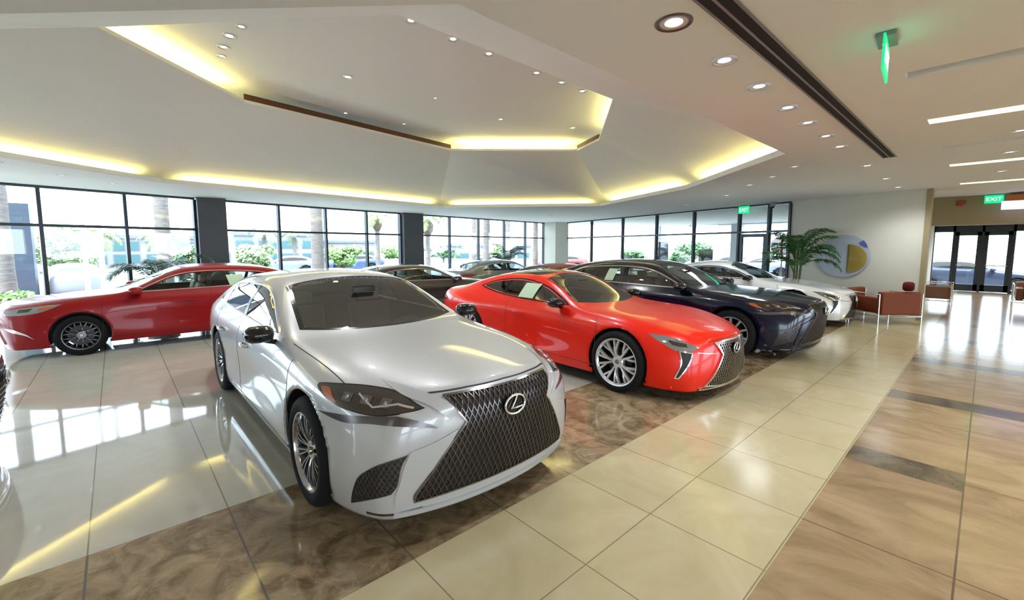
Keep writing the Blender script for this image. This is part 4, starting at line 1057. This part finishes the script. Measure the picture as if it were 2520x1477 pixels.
# window stickers
def sticker(bvh, root, view, c, w_, h_, lab, off=.014):
    q = [(c[0] - w_ / 2 - .02, c[1] - h_ / 2), (c[0] + w_ / 2 - .02, c[1] - h_ / 2), (c[0] + w_ / 2 + .03, c[1] + h_ / 2), (c[0] - w_ / 2 + .03, c[1] + h_ / 2)]
    o = patch('window_sticker', bvh, view, q, M['paper'], None, off=off, thick=.003, step=.06)
    o.matrix_world = root.matrix_basis.copy()
    tag(o, lab, 'sticker'); return o
bpy.context.view_layer.update()
sticker(bv_o, orange_coupe, SIDE[-1], (-1.62, 1.06), .30, .20, 'pale green price sheet in the side window of the orange red coupe')
sticker(bv_b, blue_sedan, SIDE[-1], (-2.30, 1.16), .20, .22, 'pale price sheet in the side window of the dark blue sedan')
sticker(bv_r, red_sedan, SIDE[1], (-2.25, 1.13), .28, .20, 'pale price sheet in the side window of the dark red sedan')

# ---------------------------------------------------------------- armchairs
m_orange = mat('orange_leather', (.17, .034, .007), .6, spec=.25); m_dred = mat('dark_red_fabric', (.09, .004, .004), .7, spec=.2); m_bleather = mat('brown_leather', (.16, .065, .03), .5)
def armchair(x, y, rz, lab, m, w_=.98):
    t = thing('armchair', lab, 'armchair', (x, y, 0), rz, 'low leather armchairs with chrome frames')
    MB().box((-.36, 0, .46), (.16, w_ - .08, .50)).build('backrest', m, t, bevel=.035, seg=3)
    MB().box((.06, 0, .36), (.70, w_ - .34, .20)).build('seat', m, t, bevel=.04, seg=3)
    for s in (1, -1): MB().box((.02, s * (w_ / 2 - .11), .40), (.74, .14, .34)).build('armrest', m, t, bevel=.03, seg=3)
    k = MB()
    for s in (1, -1):
        yy = s * (w_ / 2 + .005)
        k.tube([(-.42, yy, .0), (-.42, yy, .66), (.40, yy, .66), (.40, yy, .0)], .014, 8); k.tube([(-.42, yy, .17), (.40, yy, .17)], .012, 8)
    for xx in (-.42, .40): k.tube([(xx, -w_ / 2, .17), (xx, w_ / 2, .17)], .012, 8)
    k.build('chrome_frame', M['chrome'], t, smooth=60)
    return t
armchair(12.88, 1.52, R(48), 'orange brown leather armchair seen from behind, nearest the passage', m_orange, .94)
armchair(13.42, 2.50, R(75), 'orange brown leather armchair half hidden by the white coupe', m_orange, .82)
tag(MB().lathe([(0, -.10), (.07, -.095), (.10, -.06), (.105, 0), (.10, .06), (.07, .095), (0, .10)], axis='Y', n=24).build('round_cushion', m_dred, smooth=60, loc=(12.73, 1.12, .835)), 'round dark red cushion on top of the orange armchair back', 'cushion')
armchair(17.6, 1.02, R(-90), 'brown armchair against the passage wall left of the entrance doors', m_bleather, .8)
armchair(18.6, -.95, R(180), 'brown armchair cut by the right picture edge near the doors', m_bleather, .8)

# ---------------------------------------------------------------- wall art, signs, alarm, screen
def wallC(s, z, off=.03):
    a, b = Vector((14.52, 3.95, 0)), Vector((13.62, 1.02, 0)); p = a.lerp(b, s); d = (b - a).normalized(); n_ = Vector((d.y, -d.x, 0))
    if n_.x > 0: n_ = -n_
    return Vector((p.x, p.y, z)) + n_ * off, d, n_
c, d, n_ = wallC(.475, 1.46, .012)
art = thing('wall_art', 'big pale round disc with a gold segment on the cream wall', 'wall art')
def disc(poly, z0, z1, name, m, par):
    k = MB(); P = [c + d * u + Vector((0, 0, v)) for u, v in poly]; N = len(P)
    k.add([p + n_ * z0 for p in P] + [p + n_ * z1 for p in P], [tuple(range(N)), tuple(range(N, 2 * N))] + [(i, (i + 1) % N, N + (i + 1) % N, N + i) for i in range(N)])
    return k.build(name, m, par)
disc([(.62 * math.cos(2 * PI * q / 48), .55 * math.sin(2 * PI * q / 48)) for q in range(48)], 0, .03, 'disc', mat('disc_pale', (.42, .47, .54), .45), art)
arc = [(.13 + .44 * math.cos(t) * .98, .36 * math.sin(t) - .06) for t in [(-PI / 2 + PI * q / 20) for q in range(21)]]
disc([(.16, .30)] + [(p[0], p[1]) for p in reversed(arc)] + [(.16, -.42)], .032, .05, 'gold_segment', mat('disc_gold', (.38, .27, .06), .35, .4), art)
disc([(.46, .40), (.53, .31), (.56, .22), (.43, .27), (.36, .34)], .032, .052, 'blue_patch', mat('disc_blue', (.06, .09, .40), .4), art)

m_green = mat('exit_green', (.02, .5, .2), .3, emit=(.0, .75, .28), es=.5); m_housing = mat('sign_housing', (.22, .24, .23), .4)
m_exitw = mat('exit_letters', (.8, .9, .85), .4, emit=(.6, .95, .75), es=.9)
def exit_sign(loc, rz, lab, s=1.):
    t = thing('exit_sign', lab, 'exit sign', loc, rz)
    MB().bb((-.11 * s, -.05 * s, -.03 * s), (.11 * s, .05 * s, 0)).build('housing', m_housing, t, bevel=.006)
    MB().bb((-.17 * s, -.006, -.235 * s), (.17 * s, .006, -.03 * s)).build('sign_plate', m_green, t)
    for q in (1, -1):
        T = Matrix.Translation((0, -q * .008, -.135 * s)) @ Matrix.Rotation(0 if q > 0 else PI, 4, 'Z') @ Matrix.Rotation(PI / 2, 4, 'X')
        text_mesh('letters', 'EXIT', .14 * s, m_exitw, t, T, .001)
    return t
exit_sign((3.64, .52, ZC), R(4), 'green exit sign hanging from the ceiling, seen nearly edge-on', 1.0)
exit_sign((14.75, 5.3, ZC), R(73 + 180), 'small green exit sign over the glass door in the far glass wall', 1.1)
exit_sign((16.2, .0, ZC), R(90), 'green exit sign on the tan bulkhead before the entrance doors', .95)
al = thing('fire_alarm', 'small red fire alarm strobe high on the tan bulkhead', 'fire alarm', (16.3, .58, 2.83))
MB().bb((-.04, -.07, -.07), (0, .07, .07)).build('housing', mat('alarm_red', (.35, .04, .02), .4), al, bevel=.01)
MB().bb((-.06, -.10, -.02), (-.0, -.13, .02)).build('strobe', m_housing, al)
sc = thing('hanging_sign', 'lit lavender sign box with an orange top below the bulkhead', 'sign', (16.05, -.55, 2.7))
MB().bb((-.06, -.70, -.10), (.06, .42, .10)).build('light_box', mat('sign_lavender', (.5, .5, .9), .4, emit=(.50, .52, .95), es=1.1), sc)
MB().bb((-.08, -.70, .10), (.20, .35, .24)).build('top_panel', mat('sign_orange', (.45, .13, .02), .5), sc)
cm = thing('security_camera', 'tiny dark dome camera at the top right of the glass wall', 'camera', (14.30, 4.35, 2.88))
MB().lathe([(.05, .0), (.05, -.02), (.04, -.05), (0, -.065)], n=20).build('dome', M['gloss_black'], cm, smooth=60)
MB().bb((-.055, -.055, 0), (.055, .055, .12)).build('mount', m_housing, cm)

# ---------------------------------------------------------------- plants
def leafmat(name, c1, c2): return noisy(mat(name, c1, .5), c1, c2, 3.)
m_leaf = leafmat('palm_green', (.015, .075, .012), (.05, .15, .03)); m_leaf2 = leafmat('palm_dark_green', (.015, .06, .03), (.03, .10, .05))
m_stem = mat('palm_stem', (.10, .13, .03), .6); m_pot = mat('pot_dark', (.05, .045, .04), .4); m_soil = mat('potting_soil', (.03, .02, .012), .9)
def frond(L, az, el, droop, nl=34, wl=.32, seed=0, w_leaf=.028):
    """one feather frond: a rachis with two rows of leaflets"""
    rnd = random.Random(seed); k = MB(); pts = []; p = Vector((0, 0, 0)); e = el; N = 14
    for i in range(N + 1):
        pts.append(p.copy()); d = Vector((math.cos(az) * math.cos(e), math.sin(az) * math.cos(e), math.sin(e))); p += d * L / N; e -= droop / N * (1 + i / N)
    k.tube(pts, [.010 * (1 - .8 * i / N) + .002 for i in range(N + 1)], 5)
    for i in range(nl):
        t = .22 + .78 * i / nl; f_ = t * N; a = int(min(f_, N - 1)); q = pts[a].lerp(pts[a + 1], f_ - a); d = (pts[a + 1] - pts[a]).normalized()
        side = d.cross(Vector((0, 0, 1))).normalized(); upv = side.cross(d)
        ll = wl * (math.sin(PI * min(1, t * 1.02)) ** .6) * rnd.uniform(.85, 1.1)
        for s in (1, -1):
            dr = (side * s * .85 + d * .55 + upv * rnd.uniform(-.05, .25)).normalized()
            m1 = q + dr * ll * .5 + Vector((0, 0, -.01)); m2 = q + dr * ll + Vector((0, 0, -ll * rnd.uniform(.25, .5)))
            wv = d * w_leaf / 2
            k.add([q - wv * .4, q + wv * .4, m1 + wv, m2, m1 - wv], [(0, 1, 2, 4), (4, 2, 3)])
    return k
def palm(x, y, h, lab, n=14, L=1.2, seed=1, m=None, pot=.32, spread=(R(20), R(80)), grp='potted palms in the showroom', az0=0., azs=None):
    t = thing('potted_palm', lab, 'potted palm', (x, y, 0), 0, grp); rnd = random.Random(seed)
    MB().lathe([(0, 0), (pot * .7, 0), (pot * .95, pot * 1.3), (pot, pot * 1.4), (pot * .9, pot * 1.4), (pot * .86, pot * 1.25), (0, pot * 1.25)], n=32).build('pot', m_pot, t, smooth=40)
    MB().lathe([(0, pot * 1.27), (pot * .86, pot * 1.26)], n=24).build('soil', m_soil, t)
    for i in range(n):
        az = az0 + 2 * PI * i / n * 1.618 + rnd.uniform(-.2, .2); el = rnd.uniform(*spread)
        if azs and i < len(azs): az, el = azs[i]
        base = Vector((math.cos(az) * .05, math.sin(az) * .05, pot * 1.25)); hh = h * rnd.uniform(.25, .5)
        st = MB().tube([base, base + Vector((math.cos(az) * .04, math.sin(az) * .04, hh))], [.014, .010], 6).build('stem', m_stem, t, smooth=60)
        fr = frond(L * rnd.uniform(.8, 1.1), az, el, R(rnd.uniform(50, 95)), seed=seed * 50 + i).build('frond', m or m_leaf, st, fix=False)
        fr.location = base + Vector((math.cos(az) * .04, math.sin(az) * .04, hh))
    return t
palm(13.32, 3.38, 2.4, 'tall potted palm in front of the cream wall, right of the glass doors', n=19, L=1.05, seed=3, spread=(R(45), R(85)), azs=[(R(-75), R(35)), (R(-85), R(22)), (R(75), R(88)), (R(150), R(40)), (R(-60), R(70))])
palm(.75, 13.1, 1.6, 'potted palm at the left windows behind the red sedan', n=14, L=1.15, seed=5, m=m_leaf2, spread=(R(25), R(70)))
palm(12.6, 14.1, 1.7, 'potted palm at the far windows above the orange red coupe', n=13, L=1.2, seed=8, m=m_leaf2, spread=(R(30), R(75)))
palm(2.45, 13.2, .9, 'low drooping palm at the foot of the left dark column', n=12, L=.85, seed=11, m=m_leaf2, spread=(R(10), R(50)))
palm(7.0, 14.1, .4, 'low green plant at the window sill right of the taupe sedan', n=10, L=.7, seed=13, m=m_leaf2, spread=(R(20), R(60)))
# ---------------------------------------------------------------- outside
GZ = -.45
m_trunk = noisy(mat('palm_trunk', (0.160, 0.136, 0.128), .9), (0.120, 0.104, 0.104), (0.208, 0.184, 0.168), 4., stretch=(1, 1, 6))
m_trunk2 = noisy(mat('tree_trunk', (0.144, 0.104, 0.080), .9), (0.096, 0.072, 0.056), (0.192, 0.144, 0.112), 4.)
mg = [leafmat('foliage_bright', (0.112, 0.224, 0.048), (0.240, 0.384, 0.112)), leafmat('foliage_pale', (0.208, 0.304, 0.144), (0.352, 0.448, 0.240)), leafmat('foliage_deep', (0.048, 0.136, 0.048), (0.128, 0.240, 0.096))]
m_pylon = mat('pylon_grey', (.035, .05, .08), .5); m_white = mat('white_metal', (0.480, 0.496, 0.528), .4)
def palm_tree(x, y, r, h, lab, crown=1.6, n=14, seed=1, m=0, lean=0., skirt=False):
    t = thing('palm_tree', lab, 'palm tree', (x, y, GZ))
    k = MB(); N = 10; pts = [(lean * (i / N) ** 2, 0, h * i / N) for i in range(N + 1)]
    k.tube(pts, [r * (1.15 - .25 * i / N) * (1.04 if i % 2 else .97) for i in range(N + 1)], 14); k.build('trunk', m_trunk, t, smooth=50)
    if skirt: MB().lathe([(r, h - 1.1), (r * 2.4, h - .7), (r * 2.6, h - .3), (r, h)], n=14).build('dry_skirt', m_trunk2, t, smooth=50)
    k = MB(); rnd = random.Random(seed)
    for i in range(n):
        f_ = frond(crown * rnd.uniform(.8, 1.1), 2 * PI * i / n + rnd.uniform(-.2, .2), R(rnd.uniform(-10, 65)), R(80), nl=16, wl=crown * .28, seed=seed * 31 + i, w_leaf=.05 * crown)
        k.add([(v[0] + lean, v[1], v[2] + h) for v in f_.v], f_.f)
    k.build('crown', mg[m], t, fix=False); return t
def tree(x, y, z0, rx, rz, lab, n=900, seed=1, m=0, leaf=.22, trunk=.14, cat='tree', name='tree'):
    z0 = z0 * .5 + .35; rz = rz * .58; rx = rx * .8
    t = thing(name, lab, cat, (x, y, GZ)); rnd = random.Random(seed)
    if trunk:
        k = MB(); k.tube([(0, 0, 0), (.05, 0, z0 * .6), (0, .04, z0 + rz * .6)], [trunk, trunk * .8, trunk * .4], 10)
        for a in range(4): k.tube([(0, 0, z0 * .8), (math.cos(a * 1.6) * rx * .5, math.sin(a * 1.6) * rx * .5, z0 + rz * .8)], [trunk * .5, trunk * .2], 6)
        k.build('trunk', m_trunk2, t, smooth=50)
    k = MB(); bl = [(Vector((rnd.gauss(0, .42) * rx, rnd.gauss(0, .42) * rx, z0 + rz * rnd.uniform(.5, 1.6))), rnd.uniform(.3, .55)) for _ in range(9)] + [(Vector((0, 0, z0 + rz)), .8)]
    for _ in range(n):
        c_, s_ = rnd.choice(bl); v = Vector((rnd.gauss(0, 1), rnd.gauss(0, 1), rnd.gauss(0, 1))).normalized() * rnd.uniform(.6, 1.) ** .5
        p = c_ + Vector((v.x * rx * s_, v.y * rx * s_, v.z * rz * s_)); p.z = max(p.z, .05)
        a = Vector((rnd.gauss(0, 1), rnd.gauss(0, 1), rnd.gauss(0, .6))).normalized() * leaf; b = a.orthogonal().normalized() * leaf * .6
        k.add([p - a, p - b, p + a, p + b], [(0, 1, 2, 3)])
    k.build('crown' if trunk else 'foliage', mg[m], t, fix=False); return t
palm_tree(-2.55, 20.6, .20, 7.5, 'brown palm trunk outside at the far left window', seed=2, crown=2.)
palm_tree(1.30, 19.8, .21, 8., 'grey palm trunk outside, left of the left dark column', seed=3, crown=2.)
palm_tree(6.53, 19.7, .24, 8., 'thick grey palm trunk outside the middle windows', seed=4, crown=2.)
palm_tree(13.4, 28.4, .15, 4.3, 'slender palm with a dry skirt, outside left of the right dark column', seed=5, crown=1.5, skirt=True)
palm_tree(15.3, 25.0, .15, 3.9, 'slender palm with a dry skirt, outside right of the right dark column', seed=6, crown=1.5, skirt=True)
palm_tree(19.6, 25.6, .16, 6.5, 'thin palm trunk outside in the third pane right of the right column', seed=7, crown=1.8)
palm_tree(15.1, 18.6, .17, 9., 'pale palm trunk outside beside the middle of the far windows', seed=8, crown=1.8)
palm_tree(24.0, 26.8, .2, 7., 'thin palm trunk far outside near the corner column', seed=9, crown=1.8)
palm_tree(17.9, 17.6, .14, 6., 'palm trunk outside in the last pane before the corner column', seed=10, crown=1.8)
palm_tree(-3.2, 57.0, .25, 3.4, 'small green palm far off above the pale willow', seed=11, crown=2.2)
palm_tree(-.95, 49.5, .25, 3.0, 'small green palm far off between the white poles', seed=12, crown=2.)
palm_tree(2.75, 43.5, .2, 2.6, 'small green palm far off left of the grey palm trunk', seed=13, crown=1.8)
palm_tree(9.3, 41.0, .18, 3.4, 'small palm far off in front of the low white building', seed=14, crown=1.6, m=1)
palm_tree(12.1, 42.6, .18, 3.0, 'lower small palm far off in front of the low white building', seed=15, crown=1.4, m=1)
tree(-2.2, 36.5, 1.2, 2.2, 1.7, 'pale feathery green tree outside the left window', n=2200, seed=21, m=1, leaf=.16)
tree(11.6, 30.1, .8, 1.5, 1.3, 'round bright green tree outside the middle windows', n=1500, seed=22, m=0, leaf=.15)
tree(18.6, 46.0, .5, 2.2, 1.2, 'low light green tree outside right of the round tree', n=900, seed=23, m=1)
tree(24.8, 46.0, .6, 2.4, 1.4, 'yellowish green tree outside right of the right dark column', n=1000, seed=24, m=0)
tree(33.0, 50.0, .6, 2.6, 1.3, 'green tree row piece outside the third far pane', n=1000, seed=25, m=2)
tree(35.0, 41.0, .6, 2.2, 1.5, 'green tree outside near the corner column', n=900, seed=26, m=0)
tree(29.5, 18.6, .8, 1.0, 1.0, 'small round tree outside the second pane of the far glass wall', n=500, seed=27, m=2)
tree(34.0, 17.0, .8, 1.0, 1.0, 'small round tree outside the third pane of the far glass wall', n=500, seed=28, m=2)
tree(42.0, 19.5, 1.3, 2.2, 1.6, 'loose green tree outside above the black square sign', n=700, seed=29, m=2)
tree(40.5, 9.8, 1.0, 1.2, 1.3, 'green tree outside seen through the glass door', n=500, seed=30, m=0)
for i, (x, y, rx) in enumerate([(-8.5, 44, 2.4), (-13.5, 50, 3.), (4.6, 42, 1.4), (6.4, 31, 1.2)]):
    tree(x, y, .5, rx, 1.6, ['bluish green tree behind the stop sign at the far left', 'tree mass at the far left window edge', 'low shrub tree outside behind the left palm', 'pale shrub outside in front of the low white building'][i], n=900, seed=40 + i, m=1 if i != 1 else 2)
hd = thing('hedge', 'bright green clipped hedge just outside the left window', 'hedge', (-3.6, 17.0, GZ)); rnd = random.Random(5); k = MB()
for _ in range(4500):
    p = Vector((rnd.uniform(-3.2, 1.9), rnd.uniform(-.6, .9), rnd.uniform(.0, .95))); a = Vector((rnd.gauss(0, 1), rnd.gauss(0, 1), rnd.gauss(0, .7))).normalized() * .07; b = a.orthogonal().normalized() * .05
    k.add([p - a, p - b, p + a, p + b], [(0, 1, 2, 3)])
k.build('foliage', mg[0], hd, fix=False)
MB().bb((-3.2, -.6, 0), (1.9, .9, .75)).build('branches', m_trunk2, hd)
tag(MB().bb((-.35, -.2, 0), (.35, .2, .92)).build('planter_box', mat('planter_grey', (.16, .17, .20), .6), loc=(-1.25, 16.2, GZ), bevel=.02), 'grey box standing outside against the left window', 'planter')
tag(MB().bb((-.38, -.38, 0), (.38, .38, 3.75)).build('pylon', m_pylon, loc=(-2.65, 24.6, GZ)), 'tall slate blue pylon outside the leftmost window', 'pylon')
for i, (x, y) in enumerate([(-.82, 22.6), (-.35, 20.9)]):
    t = thing('flagpole', 'slim white flagpole outside, ' + ['the left one of the pair', 'the right one of the pair'][i], 'flagpole', (x, y, GZ), 0, 'white flagpoles'); MB().tube([(0, 0, 0), (0, 0, 8)], [.085, .06], 12).build('pole', mat('pole_white', (.6, .6, .6), .4), t, smooth=60)
    MB().lathe([(.2, 0), (.2, .08), (.11, .12)], n=16).build('base', m_white, t)
def stop_sign(x, y, z, r, rz, lab):
    t = thing('stop_sign', lab, 'stop sign', (x, y, GZ), rz); P = [(r * math.cos(PI / 8 + PI / 4 * q), r * math.sin(PI / 8 + PI / 4 * q)) for q in range(8)]
    k = MB(); k.add([(a, 0, z + b) for a, b in P] + [(a, .02, z + b) for a, b in P], [tuple(range(8)), tuple(range(8, 16))] + [(i, (i + 1) % 8, 8 + (i + 1) % 8, 8 + i) for i in range(8)])
    k.build('sign_plate', mat('stop_red', (.35, .02, .03), .4), t)
    text_mesh('letters', 'STOP', r * .72, mat('stop_white', (.6, .6, .6), .5), t, Matrix.Translation((0, -.012, z)) @ Matrix.Rotation(PI / 2, 4, 'X'), .002)
    MB().tube([(0, .04, 0), (0, .04, z + r * .8)], .03, 8).build('post', m_white, t, smooth=60)
stop_sign(-4.25, 36.0, 1.1, .36, R(-5), 'red stop sign outside behind the left palm trunk')
stop_sign(21.6, 6.1, 2.2, .46, R(-75), 'red stop sign outside the last pane beside the potted palm')
# buildings across the street
m_bwall = mat('building_white', (.20, .205, .23), .7); m_bglass = mat('building_glass', (.05, .12, .135), .2); m_broof = mat('building_roof', (.13, .145, .18), .6)
def building(x, y, rz, L, D, h, lab, rows, cols, wh=1.1):
    t = thing('building', lab, 'building', (x, y, GZ), rz)
    MB().bb((-L / 2, 0, 0), (L / 2, D, h)).build('wall', m_bwall, t)
    MB().bb((-L / 2 - .2, -.2, h), (L / 2 + .2, D, h + .35)).build('roof', m_broof, t)
    for r_ in range(rows):
        for c_ in range(cols):
            x0 = -L / 2 + (c_ + .12) * L / cols; x1 = -L / 2 + (c_ + .88) * L / cols; z0 = .5 + r_ * (h - .4) / rows
            f_ = MB().bb((x0 - .06, -.06, z0 - .06), (x1 + .06, 0, z0 + wh * .75 + .06)).build('window', m_broof, t)
            MB().bb((x0, -.08, z0), (x1, -.02, z0 + wh * .75)).build('pane', m_bglass, f_)
    return t
building(3.5, 60., R(-4), 13, 8, 3.0, 'white building with dark teal windows across the street behind the red sedan', 2, 5)
building(14.2, 56., R(-12), 9, 8, 3.4, 'white two storey building with teal windows right of the left column', 2, 4)
building(25.0, 62., R(-20), 7, 8, 2.7, 'lower white building behind the small palms', 1, 3, 1.2)
building(42., 52., R(-38), 14, 8, 2.2, 'long low pale building far beyond the far windows', 1, 6, .9)
# covered drive outside the far glass wall and its posts
struct(MB().bb((26.0, 3.0, 2.95), (27.5, 17.6, 3.2)).build('trim_canopy', m_white))
for i, (x, y) in enumerate([(25.4, 14.0), (25.4, 9.4), (25.4, 5.9)]):
    tag(MB().bb((-.25, -.25, 0), (.25, .25, 3.4)).build('canopy_post', m_white, loc=(x, y, GZ), bevel=.01), 'square white canopy post outside the far glass wall, ' + ['left one', 'middle one', 'right one'][i], 'post', 'white canopy posts')
ps = thing('poster_stand', 'narrow brown framed poster stand outside the far glass wall', 'poster stand', (17.5, 9.5, GZ), R(-58))
MB().bb((-.22, -.02, .0), (.22, .02, 2.35)).build('frame', mat('poster_brown', (.10, .06, .03), .5), ps); MB().bb((-.18, -.026, 1.2), (.18, -.02, 2.28)).build('poster', mat('poster_blue', (.16, .22, .28), .5), ps)
bs = thing('square_sign', 'black square sign on a post outside the far glass wall', 'sign', (22.1, 9.65, GZ), R(-66))
MB().bb((-.33, -.04, 1.3), (.33, .04, 2.02)).build('panel', mat('sign_black', (.03, .035, .05), .4), bs); MB().tube([(0, .06, 0), (0, .06, 1.9)], .04, 8).build('post', m_pylon, bs)
# parked cars outside
for (x, y, rz, pn, z_, lab) in [(-1.5, 28.5, 95, 'out_white', 1., 'white car parked outside behind the white flagpoles'), (8.4, 37.5, 170, 'out_blue', 1., 'pale blue car outside in front of the white building'), (14.6, 39.0, 160, 'out_blue2', 1., 'blue car far outside in the middle windows'),
                           (19.6, 27.6, 140, 'out_white', .95, 'white car outside right of the right dark column'), (23.9, 31.4, 140, 'out_blue', .95, 'pale blue car outside in the third pane of the far windows'), (29.5, 27.5, 140, 'out_red', .95, 'dull red car outside near the far plant'),
                           (33.8, 23.0, 120, 'out_white', 1., 'white car outside behind the corner column'), (33.9, 12.6, 110, 'out_blue', 1., 'pale blue car outside behind the poster stand'), (36.5, 15.8, 110, 'out_blue2', 1., 'blue car outside right of the black square sign'),
                           (35.5, 7.6, 20, 'out_white', 1., 'white car outside seen through the glass door'), (30.5, -1.0, -92, 'out_grey', 1.08, 'slate blue car crossing outside the entrance doors')]:
    M[pn] = M.get(pn) or mat(pn, {'out_white': (.36, .37, .40), 'out_blue': (.2, .25, .38), 'out_blue2': (.05, .08, .20), 'out_red': (.20, .03, .03), 'out_grey': (.03, .045, .09)}[pn], .3, .2, coat=.5)
    make_car('car', lab, 'car', MID, M[pn], M, (x, y, GZ), R(rz), lvl=1, interior=False, zs=z_, glass=M['gloss_black'])
